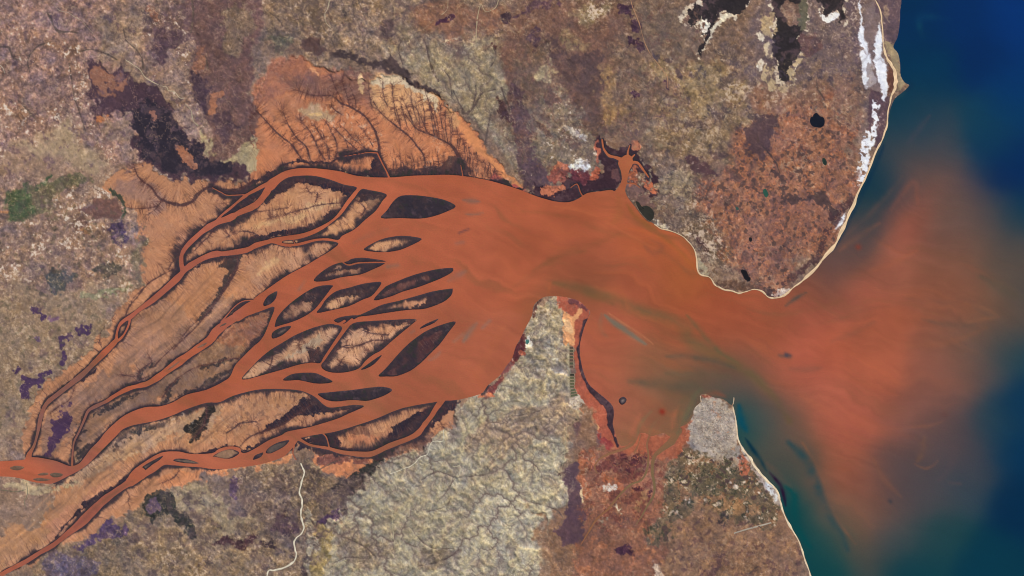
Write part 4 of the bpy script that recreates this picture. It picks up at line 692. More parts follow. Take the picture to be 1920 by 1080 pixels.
# soft streaks in the water: pts, width, colour, strength
STREAK = [
([(1196,815),(1199,800),(1207,785),(1222,768)],3.2,(136,108,80),.7),([(1216,815),(1222,798),(1234,782)],2.4,(138,108,80),.6),([(1232,815),(1238,800),(1250,788)],2,(140,104,78),.5),
([(1268,812),(1280,790),(1290,768),(1302,742),(1315,728)],6,(112,100,76),.8),([(1258,800),(1262,780),(1272,760)],5,(186,104,78),.5),([(1180,820),(1190,800),(1200,775)],6,(186,104,80),.5),
([(1400,520+60),(1460,590),(1520,580),(1580,560)],5,(146,86,64),.45),([(1500,610),(1560,600),(1620,580),(1680,575)],4,(140,84,66),.4),([(1600,520),(1660,500),(1720,470)],6,(176,94,66),.4),
([(1560,540),(1620,500),(1660,450),(1700,400)],5,(138,86,70),.4),([(1660,640),(1720,650),(1790,640),(1850,615)],7,(150,88,66),.4),([(1700,560),(1770,570),(1840,560)],6,(128,84,70),.4),
([(1640,860),(1660,900),(1690,930)],6,(146,88,68),.4),([(1700,800),(1740,800),(1770,790)],3,(160,94,74),.4),([(1560,700),(1620,720),(1680,740)],5,(186,96,70),.35),([(1500,740),(1560,780),(1600,830)],7,(184,98,72),.35),
([(1100,545),(1140,555),(1180,575),(1230,592),(1280,610),(1300,640),(1340,665),(1390,690),(1440,730),(1480,790)],14,(112,90,64),.6),([(1040,530),(1075,538),(1110,548),(1150,560)],9,(124,90,62),.55),([(1290,590),(1320,625),(1350,660),(1385,680)],5,(110,92,66),.6),([(1000,505),(1050,480),(1100,470)],6,(140,86,60),.5),
([(1080,540),(1110,550),(1150,570)],7,(128,88,60),.6),([(1250,668),(1280,668),(1330,675),(1380,690)],6,(98,84,70),.6),
([(1180,715),(1240,720),(1300,725),(1350,725)],12,(98,86,70),.5),([(1250,700),(1300,700),(1370,705)],10,(108,90,70),.45),
([(1136,590),(1150,602),(1170,615),(1192,632),(1210,645)],5.5,(132,112,96),.95),([(1130,588),(1128,615),(1142,630)],5,(140,104,86),.45),
([(1140,585),(1170,605),(1200,625),(1225,645)],2,(196,118,86),.6),
([(1000,510),(1050,475),(1110,460),(1160,440)],8,(150,86,60),.4),([(960,540),(1000,515),(1040,500)],6,(160,88,64),.4),([(1060,535),(1090,540),(1120,548)],6,(130,86,62),.5),
([(980,395),(1060,405),(1120,430),(1180,445),(1250,480),(1300,520)],6,(154,88,60),.45),([(1175,385),(1190,405),(1215,425),(1260,460),(1300,500)],6,(148,92,52),.55),
([(1160,370),(1162,400),(1150,420)],10,(172,96,62),.5),([(1220,450),(1240,465),(1225,478),(1210,465)],6,(150,86,66),.5),
([(1040,385),(1100,400),(1150,425),(1230,470)],2.5,(206,108,74),.4),([(1180,430),(1220,440),(1260,465),(1300,500),(1330,540)],3,(200,98,56),.4),
([(1470,575),(1490,560),(1510,548)],3.5,(94,80,72),.8),([(1480,665),(1472,662)],3,(100,72,74),.9),([(1560,640),(1600,625),(1640,605)],7,(136,84,70),.5),
([(1480,690),(1510,692),(1540,690)],7,(146,86,72),.4),([(1460,665),(1480,668)],3,(110,80,74),.6),
([(1545,810),(1560,840),(1580,880),(1600,920),(1610,960)],0.01,(0,0,0),0),
([(1480,830),(1510,860),(1530,900),(1550,950),(1570,990),(1590,1030)],11,(40,72,78),.6),([(1505,830),(1525,865),(1545,905),(1560,950),(1580,990),(1605,1020)],5,(164,92,66),.45),
([(1440,870),(1465,895),(1490,925)],7,(104,84,72),.5),([(1440,872),(1455,885),(1470,900),(1485,930)],0.01,(0,0,0),0),
([(1446,888),(1457,900),(1466,915),(1471,935),(1473,950)],3.5,(40,16,46),.95),([(1440,885),(1425,862),(1410,842),(1398,825)],4,(10,50,66),.9),
([(1475,915),(1490,930),(1490,960),(1500,1000),(1520,1030)],8,(0,76,78),.6),([(1385,760),(1390,790),(1400,810)],8,(0,76,96),.7),
([(1715,870),(1735,878),(1750,872),(1760,862)],2.5,(150,94,72),.7),([(1735,820),(1728,850),(1720,865)],6,(140,92,66),.5),([(1780,905),(1800,906)],3,(104,80,80),.5),([(1760,835),(1790,840),(1780,880),(1760,900)],8,(98,76,78),.4),
([(1810,570),(1850,580),(1870,592),(1840,600),(1800,612)],5,(152,96,72),.5),([(1730,600),(1790,612),(1830,608)],6,(90,78,70),.5),([(1840,520),(1880,540),(1920,560)],10,(88,80,66),.5),
([(1670,395),(1700,350),(1715,342),(1720,380)],7,(158,86,72),.5),([(1590,440),(1640,395),(1690,330)],6,(118,82,72),.5),([(1575,470),(1600,450),(1650,420)],6,(146,88,70),.5),
([(1660,190),(1690,180),(1704,165)],4,(60,84,80),.5),([(1672,190),(1665,230),(1655,270)],4,(30,66,76),.6),([(1725,50),(1730,30),(1780,35)],8,(10,70,100),.5),([(1725,45),(1732,65)],6,(14,76,90),.4),
([(1656,272),(1645,300),(1625,345),(1600,400),(1580,440),(1560,470)],4.5,(4,44,74),.75),([(1708,150),(1712,160),(1700,172)],4,(20,40,70),.6),
([(1700,270),(1720,245),(1745,215)],6,(74,70,80),.6),
([(868,376),(885,378),(898,379)],4.5,(150,98,84),.9),([(870,402),(885,404),(905,401)],2.5,(146,100,86),.9),([(855,458),(870,456)],3,(158,98,84),.6),([(728,500),(745,498)],4,(152,104,90),.9),
([(842,528),(858,518),(876,508)],5.5,(158,102,90),.9),([(868,640),(880,622),(895,605)],5.5,(152,108,94),.9),([(905,615),(920,600)],3,(160,106,92),.8),([(850,640),(868,625)],3,(166,108,90),.6),
([(803,675),(818,668),(826,658)],3.5,(166,108,94),.7),([(730,430),(700,440),(665,455)],5,(170,98,78),.5),([(860,440),(880,432)],2,(120,72,70),.7),([(740,425),(790,410),(850,400),(900,395)],5,(196,104,76),.4),
([(560,545),(572,528)],2.5,(156,104,92),.6),([(768,625),(776,620)],2,(160,104,90),.7),([(700,800),(760,770),(800,760)],5,(158,92,62),.5),([(880,720),(920,660),(950,600)],8,(186,100,72),.4),
([(1155,338),(1158,330)],1,(0,0,0),0),([(1320,742),(1340,735),(1360,742)],5,(140,80,66),.8),([(1270,790),(1275,760),(1290,740)],6,(110,92,68),.45),([(1285,790),(1300,765),(1306,745)],3,(98,90,76),.6),
([(1094,600),(1094,640),(1092,670),(1100,700)],4,(176,92,72),.5),([(1610,462),(1610.5,462.5)],5.2,(140,54,44),.95),([(1240,770),(1240.5,770.5)],5,(150,52,40),.95),([(1772,778),(1772.5,778.5)],6,(104,66,62),.6),
([(1473,664),(1474,665)],3,(84,72,80),.9),([(1670,940),(1671,941)],4,(60,62,70),.8),
([(630,420),(660,440)],0.01,(0,0,0),0),([(1030,548),(1033,530)],2,(172,92,62),.8),([(150,702),(190,668)],3,(150,92,78),.5),([(255,900),(200,935),(165,965)],3,(120,84,68),.45),([(140,990),(180,955)],3,(140,80,74),.6),
]
# ------------------------------------------------------------------ shoreline fields
wP = clean(WATER, 3)
inW = inside(wP)
inI = np.zeros_like(inW)
RB = 75.0
D = np.full((NY, NX), RB, np.float32); T = np.zeros((NY, NX), np.float32)
t = seg_dist(poly_segs(wP), RB, D, T)
isl_in = {}
for k_, P in ISL.items():
    q = clean(P, 3); ISL[k_] = q
    t = seg_dist(poly_segs(q), 40, D, T, t+50)
    a = inside(q); inI |= a
land = (~inW) | inI
DC = np.full((NY, NX), RB, np.float32); TC = np.zeros((NY, NX), np.float32)
for P in CHAN:
    q = smooth_pts(P, False, 3)
    j = gn(np.arange(len(q))*.7, np.zeros(len(q))+P[0][0], 5)
    q[:, 2] = q[:, 2]*(1+.10*j)
    t = seg_dist(line_segs(q), 45, DC, TC, t+50)
DD = np.where(land, np.minimum(D, DC), -np.minimum(D, 1e3))
DD = np.where(DC < 0, np.where(land, DC, np.minimum(DC, -D)), DD)
TT = np.where((DC < D), TC, T)
for k_ in ('streak_a', 'streak_b', 'streak_c'):
    v_, c_, d_, a_, b_ = local_sdf(ISL[k_], 12); DD[c_:d_, a_:b_] = np.maximum(DD[c_:d_, a_:b_], v_)
DD = DD + .35*fbm(7, 3, 11)*sm(-np.abs(DD)+6, 0, 6)*sm(np.abs(DD), .2, 2.5)       # slight ragged shore
print('shore done')

# creeks
BRS = []
rs = np.random.RandomState(7)
CK = np.full((NY, NX), 34.0, np.float32); CT = np.zeros((NY, NX), np.float32); tc = 0
CB = np.full((NY, NX), 5.0, np.float32)
def branch(x, y, ang, L, w, lev):
    P = [(x, y, w)]; n = max(2, int(L/3)); k = rs.uniform(-.06, .06)
    for i in range(n):
        ang += k+rs.normal()*.12
        x += 3*math.cos(ang); y += 3*math.sin(ang); P.append((x, y, w*(1-.8*(i+1)/n)))
        if lev > 0 and rs.rand() < .35: branch(x, y, ang+rs.choice([-1, 1])*rs.uniform(.5, .9), L*.5, w*.6, lev-1)
    BRS.append(P)
for P, dens in CREEKS:
    q = smooth_pts(P, False, 4)
    jit = np.cumsum(rs.normal(size=(len(q), 2))*.35, 0); jit -= np.linspace(0, 1, len(q))[:, None]*jit[-1]
    q[:, :2] += jit*.8; q[:, 2] *= .82
    tc = seg_dist(line_segs(q), 33, CK, CT, tc+40)
    if dens > 0:
        acc_ = 0
        for i in range(1, len(q)-1):
            v = q[i-1, :2]-q[i+1, :2]; acc_ += math.hypot(*v)/2
            if acc_ > 4.5/dens:
                acc_ = 0; a0 = math.atan2(v[1], v[0])
                for sd in (-1, 1):
                    if rs.rand() < .6: branch(q[i, 0], q[i, 1], a0+sd*rs.uniform(.25, .7), rs.uniform(6, 22), .38, 1)
for P in BRS: seg_dist(line_segs(P), 4, CB, None)

# ------------------------------------------------------------------ land cover
def s2l(c):
    c = np.asarray(c, np.float32)/255.0
    return np.where(c <= .04045, c/12.92, ((c+.055)/1.055)**2.4)
F = dict(amp=np.full((NY, NX), 1.0, np.float32), dr=np.full((NY, NX), .4, np.float32), fk=np.full((NY, NX), .2, np.float32), dt=np.full((NY, NX), .2, np.float32),
         fr=np.zeros((NY, NX), np.float32), cb=np.zeros((NY, NX), np.float32), rel=np.full((NY, NX), .5, np.float32), k=np.zeros((NY, NX), np.float32))
CL = np.empty((NY, NX, 3), np.float32); CL[:] = (138, 114, 98)
WRP = []; RAG = fbm(4.5, 2, 399)
for sc, sd in ((7, 1), (16, 2), (42, 3)):
    WRP.append((sc, fbm(sc, 4, 300+sd, .6), fbm(sc, 4, 400+sd, .6)))
def paint(P, color, o):
    s = o.get('s', 4); w = o.get('w', 0); R = s+w*2.6+2+abs(o.get('grow', 0))
    q = smooth_pts([p for p in P], True, 2)
    r_ = local_sdf(q, R)
    if r_ is None: return
    sd, c, d, a, b = r_
    if w:
        wr = WRP[0] if w <= 4 else WRP[1] if w <= 11 else WRP[2]
        amp = w*.62/S
        jj = np.arange(d-c)[:, None]+np.rint(wr[1][c:d, a:b]*amp).astype(int); ii = np.arange(b-a)[None]+np.rint(wr[2][c:d, a:b]*amp).astype(int)
        sd = sd[np.clip(jj, 0, d-c-1), np.clip(ii, 0, b-a-1)]
    sd = sd+o.get('grow', 0)+(RAG[c:d, a:b]*min(w, 9)*.28 if w > 2 else 0)
    m = sm(sd, -s*.5, s*.5)*o.get('a', 1.0)
    if 'cut' in o: m = m*sm(CUTS[o.get('cs', 0)][c:d, a:b], o['cut']-.9, o['cut']-.5)
    CL[c:d, a:b] += (np.array(color, np.float32)-CL[c:d, a:b])*m[..., None]
    for f in F:
        if f in o:
            F[f][c:d, a:b] += (o[f]-F[f][c:d, a:b])*m
CUTS = [fbm(5, 3, 77), fbm(10, 4, 78, .65), fbm(3.4, 2, 79), 1.4-3.2*np.abs(fbm(13, 4, 80, .6)), 1.4-3.2*np.abs(fbm(22, 4, 81, .6))]
for P, color, o in COVER: paint(P, color, o)
DARK = dict(s=1, w=0, grow=3, amp=.45, fk=0, dr=0, dt=0, rel=0, fr=90, cb=0, k=0)
FE = dict(s=1, w=0, grow=3, amp=.55, fk=.1, dr=0, dt=0, rel=0, k=0)
def fe(fr, cb, **k): return dict(FE, fr=fr, cb=cb, **k)
STY = {'block': ((204,152,110), fe(4.5,5)), 'stub': ((56,52,56), DARK), 'dark_oval': ((50,46,52), DARK), 'tan_eye': ((212,160,118), fe(3,4)), 'creek_split': ((158,118,96), fe(5,6)),
 'long_feather': ((104,72,68), fe(6,4)), 'tailed': ((196,142,108), fe(6.5,3)), 'leaf_west': ((170,130,104), fe(4,7)), 'leaf_east': ((196,152,118), fe(4,7)), 'pip': ((110,100,90), fe(3,3)),
 'wedge': ((196,154,122), fe(3.5,9)), 'arrow': ((212,164,128), fe(4,8)), 'sliver': ((60,56,60), DARK), 'dash': ((60,56,60), DARK), 'maroon': ((72,50,56), fe(11,4)),
 'lens': ((60,58,62), DARK), 'slug': ((54,50,56), DARK), 'bead_a': ((86,76,72), fe(4,2)), 'bead_b': ((56,52,60), DARK), 'bead_c': ((110,96,84), fe(1.8,1)), 'bead_d': ((130,110,92), fe(2,1)),
 'bead_e': ((140,112,92), fe(2.5,2)), 'bar_a': ((112,88,72), fe(0,0)), 'bar_b': ((112,88,74), fe(0,0)), 'bar_c': ((96,80,68), fe(0,0)), 'bar_d': ((110,88,74), fe(0,0)),
 'streak_a': ((104,84,74), fe(0,0)), 'streak_b': ((120,92,80), fe(0,0)), 'streak_c': ((130,98,84), fe(0,0)), 'ring': ((150,134,126), fe(4.2,1))}
for k_, (c_, o_) in STY.items():
    paint(ISL[k_], c_, dict(o_, grow=3))
# wide mangrove bodies on some of the islands
for P in ([(682,355),(725,364),(717,378),(705,392),(690,392),(678,378),(668,380)],
          [(812,546),(850,543),(846,556),(828,568),(797,580),(760,582),(790,572),(800,560)],
          [(563,553),(590,540),(606,534),(626,535),(618,545),(608,560),(590,566),(570,566),(555,565)],
          [(612,560),(630,546),(655,539),(700,529),(716,529),(708,545),(695,556),(680,560),(650,556)],
          [(640,500),(655,490),(680,483),(724,490),(715,498),(695,502),(650,506),(620,512),(600,525),(590,526),(610,505)],
          [(660,606),(690,602),(730,600),(780,598),(772,607),(730,612),(700,618),(680,614),(665,618)],
          [(575,650),(600,657),(612,665),(600,680),(585,679),(580,668)]):
    paint(P, (52,44,52), dict(s=1.8, w=3.5, amp=.35, k=1, a=.93, fk=0))
C2 = [([(742,632),(770,640),(800,632),(815,622),(800,640),(780,655),(765,662),(755,658)], (86,54,56)),
      ([(690,600),(740,612),(760,604),(765,608),(735,622),(700,626)], (206,150,112)),
      ([(605,660),(640,640),(660,628),(665,650),(640,672),(625,690),(612,680)], (212,166,130)),
      ([(580,640),(605,622),(600,632),(610,640),(590,652),(560,662),(520,685),(500,690),(540,668),(560,655)], (176,160,138)),
      ([(640,392),(650,385),(660,380),(668,372),(672,380),(664,392),(650,405),(636,418),(615,425),(600,428),(625,412)], (216,160,114))]
for P, c_ in C2: paint(P, c_, dict(s=3, w=3, a=.75))
for P, c_ in ([(640,395),(680,380),(690,372),(720,380),(700,400),(680,408),(650,428),(625,432),(630,415)], (208,154,112)),: paint(P, c_, dict(s=3, w=4, a=.5))
# inner pale bodies of the big feathered island
for P, c_ in (([(500,400),(540,365),(580,352),(620,360),(650,375),(630,392),(590,415),(540,425),(480,432),(450,440),(440,425),(470,410)], (208,156,114)),
              ([(470,428),(520,408),(560,395),(600,380),(640,372),(640,380),(600,392),(560,408),(510,424)], (216,178,130)),
              ([(480,470),(520,465),(560,465),(610,458),(630,458),(600,480),(560,500),(520,520),(490,540),(470,530),(460,500)], (198,150,116)),
              ([(478,505),(500,495),(520,488),(520,496),(495,506),(482,512)], (226,186,136))): paint(P, c_, dict(s=8, w=6, a=.7))
# mangrove belt
BD = np.full((NY, NX), 12.0, np.float32); seg_dist(line_segs(smooth_pts(BELT, False, 4)), 10, BD, None)
bm_ = sm(-BD+.9*fbm(6, 3, 91), -.7, .7)
CL += (np.array((60,44,52), np.float32)-CL)*bm_[..., None]; F['k'] = np.maximum(F['k'], bm_); F['fr'] *= 1-bm_; F['rel'] *= 1-bm_
BDK = np.zeros((NY, NX), np.float32)
print('cover done')

# ------------------------------------------------------------------ drainage: flow routed over the land, coarse then fine
flat = sm(F['cb'], 1, 4)
far_ = sm(-X2, -520, -400)*sm(Y2, 480, 560)
F['cb'] *= 1-.65*far_; F['fr'] *= 1-.25*far_
def blur(F, n):
    for _ in range(n):
        G = F.copy(); G[1:-1] = (F[:-2]+2*F[1:-1]+F[2:])/4; F = G.copy(); F[:, 1:-1] = (G[:, :-2]+2*G[:, 1:-1]+G[:, 2:])/4
    return F
def up(F):
    fy = np.arange(NY)/2; fx = np.arange(NX)/2
    y0 = np.minimum(fy.astype(int), ny2-1); y1 = np.minimum(y0+1, ny2-1); x0 = np.minimum(fx.astype(int), nx2-1); x1 = np.minimum(x0+1, nx2-1)
    b = (fy-y0)[:, None]; a = (fx-x0)[None]
    return ((F[y0][:, x0]*(1-a)+F[y0][:, x1]*a)*(1-b)+(F[y1][:, x0]*(1-a)+F[y1][:, x1]*a)*b).astype(np.float32)
def flood(h, watr):
    ny, nx = h.shape; N = ny*nx
    hl = h.ravel().tolist(); EPS = (np.random.RandomState(9).rand(4096)**3*.05).tolist()
    w = watr.copy(); w[0] = w[-1] = True; w[:, 0] = w[:, -1] = True
    near = np.zeros_like(w); near[1:] |= ~w[:-1]; near[:-1] |= ~w[1:]; near[:, 1:] |= ~w[:, :-1]; near[:, :-1] |= ~w[:, 1:]
    seen = bytearray(w.ravel().astype(np.uint8).tobytes()); par = [-1]*N; order = []; heap = []
    for i in np.nonzero((w & near).ravel())[0].tolist(): heap.append((-9.0 if watr.ravel()[i] else hl[i], i)) if False else heap.append((-9.0, i))
    heapq.heapify(heap); pop = heapq.heappop; push = heapq.heappush
    OFF = (-1, 1, -nx, nx, -nx-1, -nx+1, nx-1, nx+1)
    while heap:
        z, i = pop(heap); order.append(i)
        for o in OFF:
            j = i+o
            if 0 <= j < N and not seen[j]:
                seen[j] = 1; par[j] = i
                zj = hl[j]; q = z+EPS[(j*7919) & 4095]; push(heap, (zj if zj > q else q, j))
    # steepest descent where it respects the flood order
    pos = np.full(N, N+1, np.int64); od = np.array(order); pos[od] = np.arange(len(od))
    pos = pos.reshape(ny, nx); idx = np.arange(N).reshape(ny, nx); best = np.zeros((ny-2, nx-2)); bp = np.full((ny-2, nx-2), -1)
    for dy in (-1, 0, 1):
        for dx in (-1, 0, 1):
            if dx or dy:
                v = (slice(1+dy, ny-1+dy), slice(1+dx, nx-1+dx))
                sl_ = (h[1:-1, 1:-1]-h[v])/math.hypot(dx, dy)
                m = (sl_ > best) & (pos[v] < pos[1:-1, 1:-1])
                best[m] = sl_[m]; bp[m] = idx[v][m]
    P_ = np.array(par).reshape(ny, nx); m = (bp >= 0) & (P_[1:-1, 1:-1] >= 0); P_[1:-1, 1:-1][m] = bp[m]; par = P_.ravel().tolist()
    A = [1.0]*N
    for i in reversed(order):
        p = par[i]
        if p >= 0: A[p] += A[i]
    H = [0.0]*N
    for i in order:
        p = par[i]
        if p >= 0: H[i] = H[p]+A[i]**-.42
    return np.array(A).reshape(ny, nx), np.array(H).reshape(ny, nx)
g2x = GX[::2]; g2y = GY[::2]; ny2, nx2 = len(g2y), len(g2x)
d2 = DD[::2, ::2]; watr2 = d2 <= 0; fl2 = flat[::2, ::2]
cr2 = np.minimum(d2, CK[::2, ::2]*1.2+1)
h0 = fbm(130, 7, 101, .62, g2x, g2y)+.02*np.minimum(d2, 60)-.5*np.abs(fbm(70, 4, 131, .5, g2x, g2y))
h0 = h0*(1-fl2)+fl2*(cr2*.06+.22*fbm(10, 3, 133, .5, g2x, g2y)-1.5)
A2, H2 = flood(h0, watr2)
H2n = H2*(1-fl2*.6)+.30*np.random.RandomState(3).rand(ny2, nx2)+.25*fbm(18, 3, 55, .5, g2x, g2y)
h1 = up(H2n)*1.0+.16*np.random.RandomState(4).rand(NY, NX)+.12*fbm(6, 2, 57)
h1 = h1*(1-flat)+flat*(np.minimum(DD, CK*1.2+1)*.16+.18*fbm(5, 3, 58, .6)+.12*np.random.RandomState(5).rand(NY, NX))
h1 = h1-.8*np.clip(2.5-CK, 0, 2.5)
A1, H1 = flood(h1, DD <= 0)
AC = np.log10(A1).astype(np.float32); AC[DD <= 0] = 0
H1 = H1.astype(np.float32)
mx = AC.copy()
mx[1:-1, 1:-1] = np.max([AC[1+a_:NY-1+a_, 1+b_:NX-1+b_] for a_ in (-1, 0, 1) for b_ in (-1, 0, 1)], 0)
ACW = blur(mx, 1)
AC = AC*.6+blur(AC, 1)*.4
b1 = blur(H1, 1); b8 = blur(H1, 14); b30 = up(blur(b8[::2, ::2], 45))
ls = (DD > 3) & (flat < .5)
ridge = b1-b8; ridge /= ridge[ls].std(); ridge = np.clip(ridge, -2.4, 2.4)
ridge2 = b8-b30; ridge2 /= ridge2[ls].std(); ridge2 = np.clip(ridge2, -2.0, 2.0)
HH = b1
print('drainage done', H1.max())
def lic(Pt, steps, seed, wig, grain=1):
    gy, gx = np.gradient(Pt); gx = gx+wig[0]; gy = gy+wig[1]
    L = np.maximum(np.hypot(gx, gy), 1e-6); gx /= L; gy /= L
    nz = np.random.RandomState(seed).standard_normal((NY, NX)).astype(np.float32)
    nz = blur(nz, grain) if grain else nz
    out = nz.copy(); jj0, ii0 = np.meshgrid(np.arange(NY), np.arange(NX), indexing='ij')
    for sg in (1, -1):
        fy = jj0.astype(np.float32); fx = ii0.astype(np.float32); j = jj0; i = ii0
        for k in range(steps):
            fy = fy+sg*gy[j, i]; fx = fx+sg*gx[j, i]
            j = np.clip(np.rint(fy).astype(np.int32), 0, NY-1); i = np.clip(np.rint(fx).astype(np.int32), 0, NX-1)
            out += nz[j, i]*(1-k/(steps+1))
    return out/out[60:-60, 60:-60].std()
pot = blur(np.minimum(np.minimum(np.abs(DD), 70), CK*1.1+1.5), 3)
wg = (.15*fbm(12, 3, 72), .15*fbm(12, 3, 73))
LF = lic(pot, 7, 71, wg, 0); HR = lic(pot, 11, 79, wg, 0)
LF2 = lic(pot, 12, 74, (.12*fbm(14, 2, 75), .12*fbm(14, 2, 76)), 2)
hp = blur(H1, 10); hsd = np.hypot(*np.gradient(hp)).mean()
LH = lic(hp, 8, 81, (hsd*.25*fbm(12, 2, 82), hsd*.25*fbm(12, 2, 83)), 0)
hp2 = fbm(36, 5, 84, .62)
LH2 = lic(hp2, 4, 85, (0*hp2, 0*hp2), 0)
print('lic done')

# fringe of mangrove with tidal creeks
wob = fbm(26, 2, 61); wob2 = fbm(9, 3, 66)
F0 = (F['fr']*1.0+F['cb']*.55)*np.clip(1+.42*wob+.22*wob2, .25, 2.2)+.01
q_ = DD/F0
lf = LF*.6+LF2*.45+.35*wob2
rag = F['cb']/(F['fr']+F['cb']+.01)
mg = sm(1.0-q_+rag*.27*lf+.10*fbm(8, 3, 64), -.55, .52)*(F['fr'] > .2)
hz = (1-.5*far_)*sm(2.4-q_+rag*.35*lf, 0, 2.0)*flat*.42
CL += (np.array((124,80,68), np.float32)-CL)*hz[..., None]
FRC = np.array((54, 46, 54), np.float32)
CL += (FRC-CL)*(mg*.93)[..., None]
cf = sm(2.4+1.8*lf-CK*.9, -1.5, 3.5)*flat*.30*sm(32-CK, 0, 3)
CL += (np.array((98,66,64), np.float32)-CL)*cf[..., None]
ck = sm(-CK+.4*fbm(5, 2, 63), -.6, .6)*.85
cbm = sm(-CB, -.55, .35)*.55
hill = sm(F['rel'], .15, .5)
ckc = np.array((66,52,58), np.float32)*(1-hill[..., None])+np.array((92,78,70), np.float32)*hill[..., None]
CL += (ckc-CL)*ck[..., None]; CL += (ckc*1.1-CL)*(cbm*(.8-.35*hill))[..., None]
# creeks found by the flow routing on the flats
tide = (sm(AC, .8, 1.5)*.36+sm(AC, 1.4, 2.1)*.3+sm(AC, 2.0, 2.8)*.2)*flat*(.45+.55*sm(np.minimum(DD, CK*2), 34, 4))
CL += (np.array((92,62,60), np.float32)-CL)*np.clip(tide, 0, .85)[..., None]
dd_ = np.minimum(DD-F0*.6, CK*1.3)
reach = sm(dd_+6*wob2, 30, 3)
hair = sm(HR, .55, 1.6)*flat*(1-mg*.8)*(.22+.78*reach)
CL += (np.array((98,64,60), np.float32)-CL)*(hair*.62*np.clip(F['cb']/6.0, .2, 1.35)*(1-.5*far_))[..., None]
CL += (np.array((232,190,150), np.float32)-CL)*(sm(-HR, .6, 1.9)*flat*(1-mg)*.16)[..., None]
fe_ = lf*flat*(1-mg)*sm(DD, 1, 5)
fall = (.35+.65*(1-sm(np.minimum(DD, CK*1.5), 14, 40)))
CL *= np.exp(-.05*np.clip(fe_, -1.6, 2.2)*fall)[..., None]

al = (X2*.77-Y2*.64); ac_ = (X2*.64+Y2*.77)+5*fbm(85, 3, 241)
sp_ = gn(al/60, ac_/5.5, 242)+.7*gn(al/38, ac_/2.8, 243)+.6*gn(al/120, ac_/13.0, 244)
CL *= np.exp(.035*far_*flat*(1-mg)*sp_)[..., None]
CL += (np.array((216,158,112), np.float32)-CL)*(sm(sp_, .9, 2.4)*far_*flat*(1-mg)*.25)[..., None]
CL += (np.array((112,88,80), np.float32)-CL)*(sm(-sp_, .8, 2.4)*far_*flat*(1-mg)*.28)[..., None]
# burnt ground and woods: broken-up tone inside
brk = sm(fbm(11, 5, 212, .7), .2, 1.6)*sm(130-CL.sum(-1)/1.5, 0, 40)*(1-flat)
CL += (np.array((112,86,88), np.float32)-CL)*(brk*.55)[..., None]
# texture
amp = F['amp']*(1-.5*sm(F['k'], .5, 1.5))*(1-.5*mg)
n1 = fbm(34, 4, 201, .6); n2 = fbm(7.5, 4, 202, .75); n3 = fbm(60, 3, 203, .5); n4 = fbm(2.9, 2, 204, .8); n5 = fbm(13, 5, 205, .65); n6 = fbm(16, 4, 206, .6)
def vein(sc, sd, p):
    n = np.abs(fbm(sc, 4, sd, .62)); return np.exp(-(n/p)**2)
va = vein(20, 221, .10); vb = vein(13, 222, .12); vc = vein(27, 223, .07)
mk1 = sm(fbm(45, 3, 225), -.6, .9); mk2 = sm(fbm(45, 3, 226), -.6, .9)
hd = F['dr']*(1-flat)
lum = amp*(1-flat*.55)*(.03*n1+.045*n2+.045*n4+.03*n5)+np.minimum(hd, 1.2)*.07*LH+amp*(1-flat)*.045*LH2+amp*flat*.0*n4
CL *= np.exp(lum)[..., None]
ch = amp*(.014*n3+.025*n6+.02*n2)
CL *= np.stack([1+ch*.5, 1+ch*.12, 1-ch*.9], -1)
pch = sm(n5+.4*n1, .9, 1.5)*np.clip(amp, 0, 1.2)*.4*np.clip(F['dr']*1.2, 0, .8)
CL += (np.array((90,72,74), np.float32)-CL)*pch[..., None]
wv = np.clip(amp-.35, 0, 1)*(1-flat*.8)
CL += (np.array((196,174,148), np.float32)-CL)*(np.clip(va*mk1*.6+vb*mk2*.42, 0, .75)*wv)[..., None]
CL += (np.array((84,68,70), np.float32)-CL)*(np.clip(vc*mk2*.6+vein(17, 224, .08)*(1-mk1)*.5, 0, .75)*wv)[..., None]
pale = sm(LH2*.5+n2*.35+.3*n3, .55, 1.6)*np.clip(amp-.3, 0, 1)*.35*(1-flat*.9)
CL += (np.array((190,170,140), np.float32)-CL)*pale[..., None]
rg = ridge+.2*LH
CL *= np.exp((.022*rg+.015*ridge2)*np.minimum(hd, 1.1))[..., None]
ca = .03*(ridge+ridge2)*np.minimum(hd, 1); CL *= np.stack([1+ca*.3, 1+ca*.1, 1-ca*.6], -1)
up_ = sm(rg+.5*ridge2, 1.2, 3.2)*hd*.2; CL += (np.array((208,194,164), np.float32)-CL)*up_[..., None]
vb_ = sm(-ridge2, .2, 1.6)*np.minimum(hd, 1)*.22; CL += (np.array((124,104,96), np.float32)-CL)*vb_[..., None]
v1 = sm(AC+.1*n2, 1.0, 1.9)*.26+sm(AC+.1*n2, 1.8, 2.7)*.28+sm(ACW+.1*n2, 2.7, 3.5)*.35
CL += (np.array((96,80,76), np.float32)-CL)*np.clip(v1*hd*.9, 0, .85)[..., None]
fk = sm(n2*.6+n4*.5+.5*n3+.25*n6+.4*LH2, 1.5, 2.5)*F['fk']
CL += (np.array((224,208,190), np.float32)-CL)*np.clip(fk, 0, .9)[..., None]
dt = sm(fbm(4.2, 2, 209)+.35*n6, 1.15, 1.75)*np.clip(F['dt'], 0, 1.6)*.62
CL += (np.array((84,66,64), np.float32)-CL)*np.clip(dt, 0, .9)[..., None]
hm = np.zeros((NY, NX), np.float32)
r_ = local_sdf(np.array([(600,1120),(640,960),(720,880),(860,800),(940,720),(1000,570),(1050,580),(1060,760),(1055,900),(1030,1000),(1005,1120)], float), 30)
hm[r_[1]:r_[2], r_[3]:r_[4]] = sm(r_[0], -20, 20)
upl = (1-flat)*(1-hm)*sm(CL.sum(-1), 180, 330)*(1-sm(CL.sum(-1), 560, 640))
